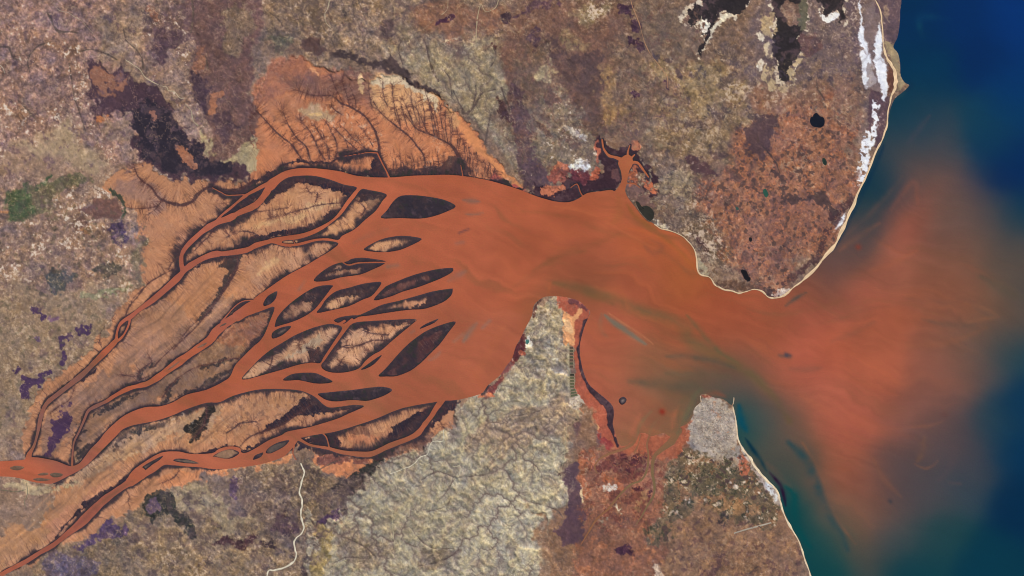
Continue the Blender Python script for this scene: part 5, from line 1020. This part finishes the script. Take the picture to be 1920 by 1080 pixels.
CL *= 1+(np.array((1.0, .965, .945), np.float32)-1)*upl[..., None]
CL *= 1+(np.array((1.06, 1.045, 1.02), np.float32)-1)*hm[..., None]
CL *= 1+(np.array((.985, .955, .94), np.float32)-1)*(flat*(1-mg))[..., None]
isl_mott = sm(mg, .6, 1)*sm(fbm(9, 4, 231, .7), .1, 1.4)
CL += (np.array((74, 56, 56), np.float32)-CL)*(isl_mott*.5)[..., None]
isl_m2 = sm(mg, .6, 1)*sm(fbm(6, 3, 232, .7), .5, 1.5)
CL += (np.array((50, 54, 46), np.float32)-CL)*(isl_m2*.5)[..., None]
CL = np.clip(CL, 4, 248)
print('texture done')

# ------------------------------------------------------------------ heights
kk = np.maximum(F['k']*(F['k'] < 1.5), mg)
canopy = sm(kk, .4, .9)
Z = .02+np.minimum(DD, 8)*.006
relz = F['rel']*sm(DD, 0, 25)
Z = Z+relz*(.03*np.clip(AC, 0, 1)*0+blur(.028*ridge+.06*ridge2, 1)+.22+.012*fbm(9, 4, 501, .6)+.05*np.clip(fbm(60, 3, 502), -1, 2))
Z = Z+canopy*(.045+.012*n4)+(1-canopy)*.004*n4+.004*n2
Z -= sm(-CK, -.6, .6)*.02
edge = sm(DD, 0, 1.6)
Z = np.where(DD > 0, np.maximum(Z, .03)*edge+.001, np.maximum(DD*.06, -.4))
LAKES = [
 ('lake', [(1520,221),(1519,229),(1523,236),(1530,238),(1538,239),(1544,235),(1546,228),(1544,221),(1537,218),(1531,212),(1526,215),(1524,219)], (24,28,40), 'dark round lake ringed by orange scrub near the white salt strips', 'lake'),
 ('lake', [(1192,378),(1199,381),(1203,388),(1212,386),(1221,391),(1226,400),(1224,410),(1218,414),(1210,408),(1203,400),(1197,391)], (52,50,44), 'olive lagoon on the estuary shore just below the tree-shaped inlet', 'lagoon'),
 ('pond', [(1431,357),(1435,354),(1439,360),(1440,366),(1436,370),(1432,364)], (46,84,70), 'small green pond in the middle of the orange plain', 'pond'),
 ('pond', [(1379,388),(1384,389),(1385,393),(1381,394)], (60,84,76), 'tiny grey-green pond west of the green pond on the orange plain', 'pond'),
 ('pond', [(1542,298),(1546,297),(1550,304),(1548,310),(1543,306)], (40,56,50), 'small dark green pond close to the coast below the round lake', 'pond'),
 ('pond', [(986,638),(990,637),(992,641),(989,645),(986,643)], (70,120,110), 'tiny turquoise pond in a white salt patch west of the pale headland', 'pond'),
 ('pond', [(1404,446),(1409,446),(1410,451),(1406,453)], (38,36,40), 'very small black pond south of the green pond on the orange plain', 'pond'),
 ('lake', [(1389,507),(1399,508),(1403,518),(1407,521),(1405,527),(1397,524),(1393,516)], (30,28,32), 'small black lake just inland of the southern beach', 'lake'),
]
for i_, L in enumerate(LAKES):
    q = smooth_pts(L[1], True, 3); sdf, c, d, a, b = local_sdf(q, 6)
    z0 = float(np.median(Z[c:d, a:b][sdf > 0])); z0 = max(z0, .05)
    m = sm(sdf, -4, -1); Z[c:d, a:b] = Z[c:d, a:b]*(1-m)+z0*m
    m = sm(sdf, -.9, .9); Z[c:d, a:b] -= m*.05
    LAKES[i_] = (L[0], q, L[2], L[3], L[4], z0-.012)
POND = []
for k_ in range(7): POND.append(([(1067.2,649.5+5.9*k_),(1075.4,649.5+5.9*k_),(1076.2,654.6+5.9*k_),(1067.6,654.6+5.9*k_)], (84,84,66) if k_ % 2 else (96,76,66)))
for k_ in range(5): POND.append(([(1068,700.5+5.6*k_),(1077,700.5+5.6*k_),(1078,705.2+5.6*k_),(1068.3,705.2+5.6*k_)], (56,54,46) if k_ == 0 else (98,96,70)))
for k_ in range(3): POND.append(([(1069,730+5.2*k_),(1079+1.8*k_,728.6+4.6*k_),(1081+1.8*k_,732.4+4.6*k_),(1069.5,734.4+5.2*k_)], (96,98,74)))
for P, c_ in POND:
    sdf, c, d, a, b = local_sdf(np.array(P, float), 5); m = sm(sdf, -4, -1); Z[c:d, a:b] = Z[c:d, a:b]*(1-m)+.05*m
def zat(x, y):
    i = min(max(int(np.searchsorted(GX, x))-1, 0), NX-2); j = min(max(int(np.searchsorted(GY, y))-1, 0), NY-2)
    return float(Z[j:j+2, i:i+2].mean()), float(Z[j:j+2, i:i+2].max())

# ------------------------------------------------------------------ materials
def mat(name, fine=.08, scale=6.0, rough=.95, spec=.1, bump=.0, attr=True, color=None, chroma=.03):
    m = bpy.data.materials.new(name); m.use_nodes = True; n = m.node_tree; b = n.nodes['Principled BSDF']
    b.inputs['Roughness'].default_value = rough; b.inputs['Specular IOR Level'].default_value = spec
    if attr:
        a = n.nodes.new('ShaderNodeAttribute'); a.attribute_name = 'cover'; src = a.outputs['Color']
    else:
        a = n.nodes.new('ShaderNodeRGB'); a.outputs[0].default_value = (*color, 1); src = a.outputs[0]
    g = n.nodes.new('ShaderNodeNewGeometry')
    t1 = n.nodes.new('ShaderNodeTexNoise'); t1.inputs['Scale'].default_value = scale; t1.inputs['Detail'].default_value = 4; t1.inputs['Roughness'].default_value = .7
    n.links.new(g.outputs['Position'], t1.inputs['Vector'])
    mr = n.nodes.new('ShaderNodeMapRange'); mr.inputs[1].default_value = .25; mr.inputs[2].default_value = .75
    mr.inputs[3].default_value = 1-fine; mr.inputs[4].default_value = 1+fine
    n.links.new(t1.outputs['Fac'], mr.inputs[0])
    vm = n.nodes.new('ShaderNodeVectorMath'); vm.operation = 'SCALE'
    n.links.new(src, vm.inputs[0]); n.links.new(mr.outputs[0], vm.inputs['Scale'])
    cs = n.nodes.new('ShaderNodeVectorMath'); cs.operation = 'MULTIPLY_ADD'
    sub = n.nodes.new('ShaderNodeVectorMath'); sub.operation = 'MULTIPLY_ADD'
    sub.inputs[1].default_value = (chroma*4,)*3; sub.inputs[2].default_value = (1-chroma*2,)*3
    n.links.new(t1.outputs['Color'], sub.inputs[0])
    n.links.new(vm.outputs[0], cs.inputs[0]); n.links.new(sub.outputs[0], cs.inputs[1]); cs.inputs[2].default_value = (0, 0, 0)
    n.links.new(cs.outputs[0], b.inputs['Base Color'])
    if bump:
        bp_ = n.nodes.new('ShaderNodeBump'); bp_.inputs['Strength'].default_value = bump; bp_.inputs['Distance'].default_value = .05
        n.links.new(t1.outputs['Fac'], bp_.inputs['Height']); n.links.new(bp_.outputs[0], b.inputs['Normal'])
    return m
M_SOIL = mat('bare_ground', .10, 7, chroma=.05, bump=.25)
M_MANG = mat('mangrove_leaves', .16, 9, chroma=.05, bump=.5)
M_SALT = mat('salt_crust', .06, 6, chroma=.02, rough=.8)
M_SAND = mat('beach_sand', .08, 6, chroma=.02)
M_WATER = mat('silty_water', .10, 4.5, rough=.6, spec=.05, chroma=.10)
M_POND = mat('pond_water', .05, 5, rough=.4, spec=.08)
M_ROOF = mat('roofs', .05, 5)
def alb(c): return s2l(c)/KCAL

# ------------------------------------------------------------------ meshes out of the grid
def tag(o, label=None, cat=None, group=None, kind=None):
    if label: o['label'] = label
    if cat: o['category'] = cat
    if group: o['group'] = group
    if kind: o['kind'] = kind
    return o
def mk(name, V, Fc, material, cols=None, parent=None, smooth=True):
    me = bpy.data.meshes.new(name); n = len(V); f = len(Fc); w = Fc.shape[1]
    me.vertices.add(n); me.vertices.foreach_set('co', np.ascontiguousarray(V, np.float32).ravel())
    me.loops.add(f*w); me.loops.foreach_set('vertex_index', np.ascontiguousarray(Fc, np.int32).ravel())
    me.polygons.add(f); me.polygons.foreach_set('loop_start', np.arange(0, f*w, w, dtype=np.int32))
    if smooth: me.polygons.foreach_set('use_smooth', np.ones(f, bool))
    me.update(calc_edges=True)
    if cols is not None:
        at = me.color_attributes.new('cover', 'FLOAT_COLOR', 'POINT')
        c4 = np.ones((n, 4), np.float32); c4[:, :3] = cols; at.data.foreach_set('color', c4.ravel())
    me.materials.append(material)
    o = bpy.data.objects.new(name, me); COL.objects.link(o)
    if parent: o.parent = parent
    return o
PX = ((X2-960)*.1).astype(np.float32); PY = ((540-Y2)*.1).astype(np.float32)
VV = np.stack([PX, PY, Z.astype(np.float32)], -1).reshape(-1, 3)
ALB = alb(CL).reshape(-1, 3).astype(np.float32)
VI = np.arange(NY*NX).reshape(NY, NX)
def sub(name, mask, material, origin=(0, 0, 0), parent=None):
    j, i = np.nonzero(mask)
    q = np.stack([VI[j, i], VI[j+1, i], VI[j+1, i+1], VI[j, i+1]], -1)
    u, inv = np.unique(q, return_inverse=True)
    return mk(name, VV[u]-np.array(origin, np.float32), inv.reshape(-1, 4), material, ALB[u], parent)

# label connected land
lab = np.zeros((NY, NX), np.int32); L_ = DD > 0
uf = [0]
def find(a):
    while uf[a] != a: uf[a] = uf[uf[a]]; a = uf[a]
    return a
prev = []
for r in range(NY):
    row = L_[r].astype(np.int8); e = np.diff(np.concatenate([[0], row, [0]]))
    s_ = np.nonzero(e == 1)[0]; t_ = np.nonzero(e == -1)[0]; cur = []; p = 0
    for a, b in zip(s_.tolist(), t_.tolist()):
        l = 0
        for (pa, pb, pl) in prev:
            if pa <= b and pb >= a:
                pr = find(pl)
                if l == 0: l = pr
                elif find(l) != pr: uf[pr] = find(l)
        if l == 0: uf.append(len(uf)); l = len(uf)-1
        l = find(l)
        cur.append((a, b, l)); lab[r, a:b] = l
    prev = cur
roots = np.array([find(i) for i in range(len(uf))]); lab = roots[lab]
cnt = np.bincount(lab.ravel())
bl = set(np.unique(np.concatenate([lab[0], lab[-1], lab[:, 0], lab[:, -1]])).tolist())
def cell(x, y): return int(np.searchsorted(GY, y)), int(np.searchsorted(GX, x))
SEEDS = [   # position, name, label
(560,390,'delta_island','large orange island feathered with dark creeks between the two northern channels'),
(700,372,'mangrove_island','blocky island with square dark mangrove head beside the dark oval island'),
(785,388,'mangrove_island','large solid dark green oval island at the top of the estuary'),
(735,456,'mangrove_island','small almond-shaped island with bright tan middle below the dark oval island'),
(655,515,'mangrove_island','grey-brown pointed island just south of a hairline creek below the almond island'),
(680,489,'mangrove_island','thin dark mangrove strip just north of a hairline creek below the almond island'),
(790,522,'mangrove_island','long slanting dark island with maroon tinge and pale shoal off its tip'),
(780,565,'mangrove_island','long tapering island with dark right head and thin left tail'),
(560,575,'mangrove_island','leaf-shaped island, dark above and tan below, left of a narrow gap'),
(655,560,'mangrove_island','leaf-shaped island, dark above and pale below, right of a narrow gap'),
(524,622,'mangrove_island','tiny dark teardrop islet above the big wedge-shaped island'),
(510,560,'mangrove_island','tiny dark pointed islet left of the two leaf-shaped islands'),
(555,660,'mangrove_island','wedge-shaped island with pale grey heart and black comb-like creeks'),
(690,650,'mangrove_island','arrowhead island with bright tan centre crossed by a dark winding creek'),
(697,677,'mangrove_island','narrow dark sliver tucked against the lower right shore of the arrowhead island'),
(805,606,'mangrove_island','short thin dark dash of an islet above the big maroon-centred island'),
(785,655,'mangrove_island','large slanting dark island with maroon centre right of the arrowhead island'),
(580,708,'mangrove_island','small dark lens-shaped island below the wedge-shaped island'),
(665,741,'mangrove_island','long dark slug-shaped island with blunt left end below the maroon-centred island'),
(520,838,'river_island','dark spindle-shaped islet at the mouth of the lowest channel'),
(486,854,'river_island','small dark islet just left of the spindle-shaped one in the lowest channel'),
(350,865,'river_island','flat dark lens of an islet in the bend of the lowest channel'),
(275,873,'river_island','long dark slanting islet at the widest reach of the lowest channel'),
(425,853,'river_island','oval islet with dark rim hugging the upper bank of the lowest channel'),
(32,877,'sandbar','grey-brown bar alone in the main river at the left edge'),
(80,889,'sandbar','small grey-brown bar, upper left of three in the main river bend'),
(105,891,'sandbar','roundest grey-brown bar, right-hand one of three in the main river bend'),
(78,899,'sandbar','thin grey-brown bar, lowest of three in the main river bend'),
(418,610,'sandbar','narrow brown bar at the upper right end of the middle river'),
(379,647,'sandbar','narrow brown bar halfway along the middle river'),
(325,686,'sandbar','narrow brown bar at the lower left reach of the middle river'),
(1167,752,'islet','tiny dark ring-shaped islet with pale centre, alone in the southern bay'),
(231,612,'river_island','small oval island splitting the thin north-western channel'),
(450,390,'river_island','dark mangrove wedge between the two parallel arms of the northernmost channel'),
(447,577,'river_island','dark narrow island behind a hairline creek above the middle river'),
(300,600,'delta_island','very long tan island between the thin north-western channel and the middle river'),
(420,660,'delta_island','long grey-brown island with patchy dark woods above the wide main river'),
(720,805,'mangrove_island','broad mangrove island with bright tan streak, ringed by the narrow southernmost channel'),
(590,830,'mangrove_island','dark mangrove corner cut off by a hairline creek beside the southernmost channel'),
]
own = {}
for x, y, nm, lb in SEEDS:
    j, i = cell(x, y); l = int(lab[j, i])
    if l == 0 or l in bl or nm == 'x':
        if nm != 'x': print('SEED not an island', x, y, nm, l)
        continue
    if l in own: print('SEED duplicate', x, y, own[l][1][:40]); continue
    own[l] = (nm, lb)
for l in np.nonzero(cnt > 40)[0].tolist():
    if l and l not in own and l not in bl and roots[l] == l:
        jj, ii = np.nonzero(lab == l); print('unlabelled land', l, cnt[l], GX[ii].mean(), GY[jj].mean())
keep = np.zeros(len(cnt), np.int32)
for n_, l in enumerate(own): keep[l] = l
lb2 = keep[lab]
lb3 = np.where(L_ & (lb2 == 0), -1, lb2)
for _ in range(5):
    g = lb3.copy()
    for sh, ax in ((1, 0), (-1, 0), (1, 1), (-1, 1)):
        r2 = np.roll(lb3, sh, ax); m = (g == 0) & (r2 != 0); g[m] = r2[m]
    lb3 = g
lb3[lb3 < 0] = 0
fo = lb3[:-1, :-1]
kc = np.zeros((NY, NX), np.int8); kc[canopy > .5] = 1; kc[(F['k'] > 1.5) & (canopy <= .5)] = 2; kc[DD < -.5] = 0
fk_ = kc[:-1, :-1]
sub_t = (fo == 0)
tag(sub('terrain', sub_t & (fk_ == 0), M_SOIL), kind='structure')
tag(sub('mangrove_forest', sub_t & (fk_ == 1), M_MANG), 'dark mangrove forest fringing the creeks, inlets and marshes of the mainland', 'mangrove forest', kind='stuff')
tag(sub('salt_flat', sub_t & (fk_ == 2), M_SALT), kind='structure')
CAT = dict(delta_island='island', mangrove_island='island', river_island='island', sandbar='sandbar', islet='islet')
GRP = dict(delta_island='long islands of the upper delta', mangrove_island='mangrove islands at the mouth of the delta', river_island='small islands in the river channels', sandbar='low bars in the rivers')
for l, (nm, lb) in own.items():
    fm = fo == l
    jj, ii = np.nonzero(fm); c0, c1 = jj.min(), jj.max()+1
    cx, cy = float(PX[jj, ii].mean()), float(PY[jj, ii].mean())
    tot = fm.sum(); dk = (fm & (fk_ == 1))
    e = bpy.data.objects.new(nm, None); COL.objects.link(e); e.location = (cx, cy, 0); e.empty_display_size = .5
    tag(e, lb, CAT[nm], GRP.get(nm))
    if dk.sum() > 12:
        sub('mangrove_canopy', dk, M_MANG, (cx, cy, 0), e)
        fm = fm & ~dk
    if fm.sum() > 0: sub('mud_flat', fm, M_SOIL, (cx, cy, 0), e)
print('islands', len(own))

# ------------------------------------------------------------------ water sheet
WS = 3.0
def axis2(n0, n1):
    inner = np.arange(n0, n1+1e-6, WS); g = np.cumsum(WS*1.25**np.arange(1, 30))
    return np.concatenate([n0-g[::-1], inner, inner[-1]+g])
wx = axis2(-60, 1980); wy = axis2(-60, 1140); WX, WY = np.meshgrid(wx, wy)
pts = np.array([[float(v) for v in s_.split()] for s_ in WC.split('|')])
u = fbm(110, 3, 801, .5, wx, wy)*6; v = fbm(90, 3, 802, .5, wx, wy)*6
u += fbm(22, 3, 803, .5, wx, wy)*1.5; v += fbm(22, 3, 804, .5, wx, wy)*1.5
xx = WX+u; yy = WY+v
num = np.zeros(WX.shape+(3,)); den = np.zeros(WX.shape)
for p in pts:
    r2 = (xx-p[0])**2+(yy-p[1])**2
    w_ = np.exp(-r2/(2*34.0**2))+1e-2/(1+r2/900.0)**2
    num += w_[..., None]*p[2:]; den += w_
wc = num/den[..., None]
xs2 = WX+u*.25; ys2 = WY+v*.25
for P, wd_, c_, a_ in STREAK:
    if a_ <= 0: continue
    q = smooth_pts([(p[0], p[1]) for p in P], False, 3) if len(P) > 2 else np.array(P, float)
    best = np.full(WX.shape, 1e9)
    x0, y0 = q.min(0)-wd_*4-10; x1, y1 = q.max(0)+wd_*4+10
    bx = (WX > x0) & (WX < x1) & (WY > y0) & (WY < y1)
    if not bx.any(): continue
    xb = xs2[bx]; yb = ys2[bx]; bb = best[bx]
    nseg = len(q)-1
    for i in range(nseg):
        dx, dy = q[i+1]-q[i]; L2 = dx*dx+dy*dy+1e-9
        s_ = np.clip(((xb-q[i, 0])*dx+(yb-q[i, 1])*dy)/L2, 0, 1)
        tt = (i+s_)/nseg
        ww = wd_*(.35+.65*np.sin(np.pi*np.clip(tt, .04, .96))) if len(P) > 2 else wd_
        bb = np.minimum(bb, np.hypot(xb-q[i, 0]-s_*dx, yb-q[i, 1]-s_*dy)/ww)
    best[bx] = bb
    m = np.exp(-(best**2)*.9)*a_
    if P[0][0] > 1480: m = m*.6
    m = m*np.clip(1+.25*fbm(14, 3, 811, .5, wx, wy), .4, 1.3)
    wc += (np.array(c_, float)-wc)*np.clip(m, 0, 1)[..., None]
# silt filaments drawn out along the current
red = sm(wc[..., 0]-wc[..., 2], 0, 90)
cur = WX*.94+WY*.34+u*2; crs = -WX*.34+WY*.94+v*2.2
f1 = gn(cur/95, crs/8.5, 821)+.6*gn(cur/50, crs/4.5, 822); f2 = fbm(45, 4, 823, .6, wx, wy)
wc *= np.exp((.016*f1+.024*f2)*(.3+.7*red))[..., None]
f3 = gn(cur/130, crs/15.0, 825)+.5*gn(cur/60, crs/7.0, 826); pl_ = 1-.45*sm(WX, 1350, 1500); ol = sm(f3, .3, 1.9)*red*.30*pl_; wc += (np.array((132,88,62))-wc)*ol[..., None]; orr = sm(-f3, .4, 1.9)*red*.22*pl_; wc += (np.array((190,98,62))-wc)*orr[..., None]; wc = np.clip(wc*(np.array((.955, .985, .93))*red[..., None]+np.array((.92, .94, .94))*(1-red[..., None])), 0, 235)
ncol = alb(wc).reshape(-1, 3)
wV = np.stack([(WX-960)*.1, (540-WY)*.1, np.zeros_like(WX)], -1).reshape(-1, 3)
wi = np.arange(WX.size).reshape(WX.shape)
wF = np.stack([wi[:-1, :-1], wi[1:, :-1], wi[1:, 1:], wi[:-1, 1:]], -1).reshape(-1, 4)
tag(mk('estuary_water', wV, wF, M_WATER, ncol), kind='structure')

# ------------------------------------------------------------------ ribbons: beaches, tracks, dry river bed, airstrip
def ribbon(name, P, color, material, lift=.02, n=5, jit=.25, seed=0, chop=0):
    q = smooth_pts(P, False, n); r = np.random.RandomState(seed)
    m = len(q); d = np.gradient(q[:, :2], axis=0); d /= np.maximum(np.hypot(d[:, 0], d[:, 1]), 1e-6)[:, None]
    nrm = np.stack([-d[:, 1], d[:, 0]], 1)
    w1 = q[:, 2]*(1+jit*gn(np.arange(m)*.45, np.zeros(m), 900+seed)); w2 = q[:, 2]*(1+jit*gn(np.arange(m)*.45, np.zeros(m)+40, 901+seed))
    w1 = np.maximum(w1, .25*q[:, 2]); w2 = np.maximum(w2, .25*q[:, 2])
    V = []; C_ = []
    for i in range(m):
        for s_ in (-1, -.5, 0, .5, 1):
            w = w1[i] if s_ < 0 else w2[i]
            x = q[i, 0]+nrm[i, 0]*s_*w; y = q[i, 1]+nrm[i, 1]*s_*w
            zm = max(zat(x, y)[1], 0)
            wp = W(x, y); V.append((wp[0], wp[1], zm+lift*(1-.7*abs(s_))+.004))
            C_.append(np.array(color)*(1+.05*r.randn()))
    Fc = []
    for i in range(m-1):
        for k in range(4):
            a = i*5+k; Fc.append((a, a+5, a+6, a+1))
    return mk(name, np.array(V), np.array(Fc), material, alb(np.clip(np.array(C_), 0, 250)))
BC = [(236,202,160), (226,204,170), (206,186,156), (206,176,146)]
for i_, P in enumerate(BEACHES):
    tag(ribbon('beach', P, BC[i_], M_SAND, .02, 5, .45, i_), kind='structure')
for i_, (P, hw, c_) in enumerate(LINES):
    if hw > .3: tag(ribbon('dirt_track', [(x, y, hw*.62) for x, y in P], c_, M_SOIL, .012, 4, .5, 20+i_), kind='structure')
DRY = [(564,868,.8),(567,876,1.2),(571,885,1.3),(568,895,1.2),(564,910,1.3),(562,924,1.6),(566,935,1.3),(566,948,1.2),(564,962,1.2),(566,975,1.3),(570,988,1.1),(566,1000,1.1),(556,1008,1.2),(552,1016,1.5),(554,1030,1.5),(556,1040,1.5),(552,1052,1.5),(542,1060,1.5),(528,1066,1.6),(514,1069,1.2),(504,1070,1.3),(501,1082,1.6),(498,1110,1.6)]
tag(ribbon('dry_river_bed', DRY, (222,210,184), M_SAND, .015, 5, .35, 61), kind='structure')
ROAD = [(832,806,.7),(832,818,.7),(830,827,.7),(818,827,.6),(810,829,.6),(805,838,.6),(801,852,.6),(788,857,.6),(780,866,.6),(770,874,.6),(758,878,.6),(742,885,.6),(731,888,.6)]
tag(ribbon('dirt_road', ROAD, (212,202,176), M_SAND, .015, 5, .2, 62), kind='structure')
rw = ribbon('airstrip', [(1376,1000,1.2),(1398,993,1.3),(1420,987,1.3),(1446,980,1.2)], (172,160,142), M_SAND, .01, 4, .12, 63)
tag(rw, 'pale straight airstrip slanting across the scrub near the southern coast', 'runway')
qq = ribbon('salt_spit', [(1377,747,.6),(1375,755,.7),(1372,762,.6)], (170,130,104), M_SAND, .01, 4, .1, 64)
tag(qq, 'thin pale sand spit hooking off the tip of the town headland', 'spit')

# ------------------------------------------------------------------ lakes and ponds
def disc(name, q, z, c_, material, parent=None, off=(0, 0)):
    cx, cy = q[:, 0].mean(), q[:, 1].mean(); V = []; n = len(q)
    for r_ in (1.08, .6):
        for p in q: w = W(cx+(p[0]-cx)*r_, cy+(p[1]-cy)*r_); V.append((w[0]-off[0], w[1]-off[1], z))
    w = W(cx, cy); V.append((w[0]-off[0], w[1]-off[1], z)); Fc = []
    for i in range(n):
        j = (i+1) % n; Fc.append((i, j, n+j, n+i)); Fc.append((n+i, n+j, 2*n, 2*n))
    T3 = [];
    for f in Fc:
        T3.append((f[0], f[1], f[2])) if f[2] == f[3] else T3.extend([(f[0], f[1], f[2]), (f[0], f[2], f[3])])
    rs_ = np.random.RandomState(n)
    return mk(name, np.array(V), np.array(T3), material, alb(np.clip(np.array([np.array(c_)*(1+.06*rs_.randn()) for _ in V]), 1, 250)), parent)
for nm, q, c_, lb, cat, z0 in LAKES:
    tag(disc(nm, q, z0, c_, M_POND), lb, cat)
ORD = ['first','second','third','fourth','fifth','sixth','seventh','eighth','ninth','tenth','eleventh','twelfth','thirteenth','fourteenth','fifteenth']
for i_, (P, c_) in enumerate(POND):
    P = np.array(P, float); w = [W(*p) for p in P]; cx = sum(a for a, b in w)/4; cy = sum(b for a, b in w)/4
    e = bpy.data.objects.new('fish_pond', None); COL.objects.link(e); e.location = (cx, cy, .05)
    tag(e, '%s fish pond from the top of the pond column east of the pale headland' % ORD[i_], 'fish pond', 'column of fish ponds east of the pale headland')
    V = []; Fc = []
    for s_, z in ((1.0, .0), (.97, .03), (.86, .03), (.82, .008)):
        for a, b in w: V.append(((a-cx)*s_, (b-cy)*s_, z))
    for k in range(3):
        for j in range(4): Fc.append((k*4+j, k*4+(j+1) % 4, k*4+4+(j+1) % 4, k*4+4+j))
    mk('embankment', np.array(V), np.array(Fc), M_SOIL, alb(np.array([(160,142,116)]*16)), e, False)
    V = [((a-cx)*.86, (b-cy)*.86, .012) for a, b in w]
    mk('pond_water', np.array(V), np.array([(0, 1, 2, 3)]), M_POND, alb(np.array([c_]*4)), e, False)

# ------------------------------------------------------------------ town blocks on the headland, village by the ponds
def town(name, polys, n, lab_, seed, sz=(.05, .13)):
    r = np.random.RandomState(seed); V = []; Fc = []; Cc = []
    for P, share in polys:
        q = np.array(P, float); k = 0; lo = q.min(0); hi = q.max(0); want = int(n*share)
        cand = lo+r.rand(want*4, 2)*(hi-lo)
        for x, y in cand:
            if k >= want: break
            c = 0
            for i in range(len(q)):
                a, b = q[i-1], q[i]
                if (a[1] > y) != (b[1] > y) and x < a[0]+(y-a[1])*(b[0]-a[0])/(b[1]-a[1]): c ^= 1
            if not c: continue
            x = round(x/1.1)*1.1+r.rand()*.35; y = round(y/1.1)*1.1+r.rand()*.35; k += 1
            sx, sy = r.uniform(*sz, 2)/2; h = r.uniform(.012, .035); th = .35+r.randn()*.05
            z = zat(x, y)[0]; wx_, wy_ = W(x, y); c_, s_ = math.cos(th), math.sin(th); b0 = len(V)
            for zz in (z-.02, z+h):
                for ax, ay in ((-sx, -sy), (sx, -sy), (sx, sy), (-sx, sy)): V.append((wx_+ax*c_-ay*s_, wy_+ax*s_+ay*c_, zz))
            V.append((wx_-sx*.5*c_, wy_-sx*.5*s_, z+h*1.5)); V.append((wx_+sx*.5*c_, wy_+sx*.5*s_, z+h*1.5))
            for f in ((0, 1, 5, 4), (1, 2, 6, 5), (2, 3, 7, 6), (3, 0, 4, 7), (4, 5, 9, 8), (6, 7, 8, 9)): Fc.append([b0+t_ for t_ in f])
            for f in ((5, 6, 9, 9), (7, 4, 8, 8)): pass
            col = [(176,168,158), (152,144,134), (204,196,186), (168,136,116), (166,156,146), (140,132,122)][r.randint(6)]
            Cc += [col]*10
    o = mk(name, np.array(V), np.array(Fc), M_ROOF, alb(np.array(Cc)), None, False)
    tag(o, lab_, 'town', kind='stuff'); return o
town('town_houses', [([(1302,768),(1320,750),(1342,754),(1362,764),(1374,785),(1376,830),(1382,846),(1368,858),(1330,842),(1304,838),(1294,826),(1300,800)], 1.0)], 1700, 'grey town of tightly packed houses covering the tip of the southern headland', 5)
town('village_houses', [([(1072,747),(1084,746),(1094,757),(1088,763),(1078,766),(1070,757)], 1.0)], 60, 'cluster of pale buildings at the foot of the fish ponds', 6)
print('script end, objects', len(bpy.data.objects))
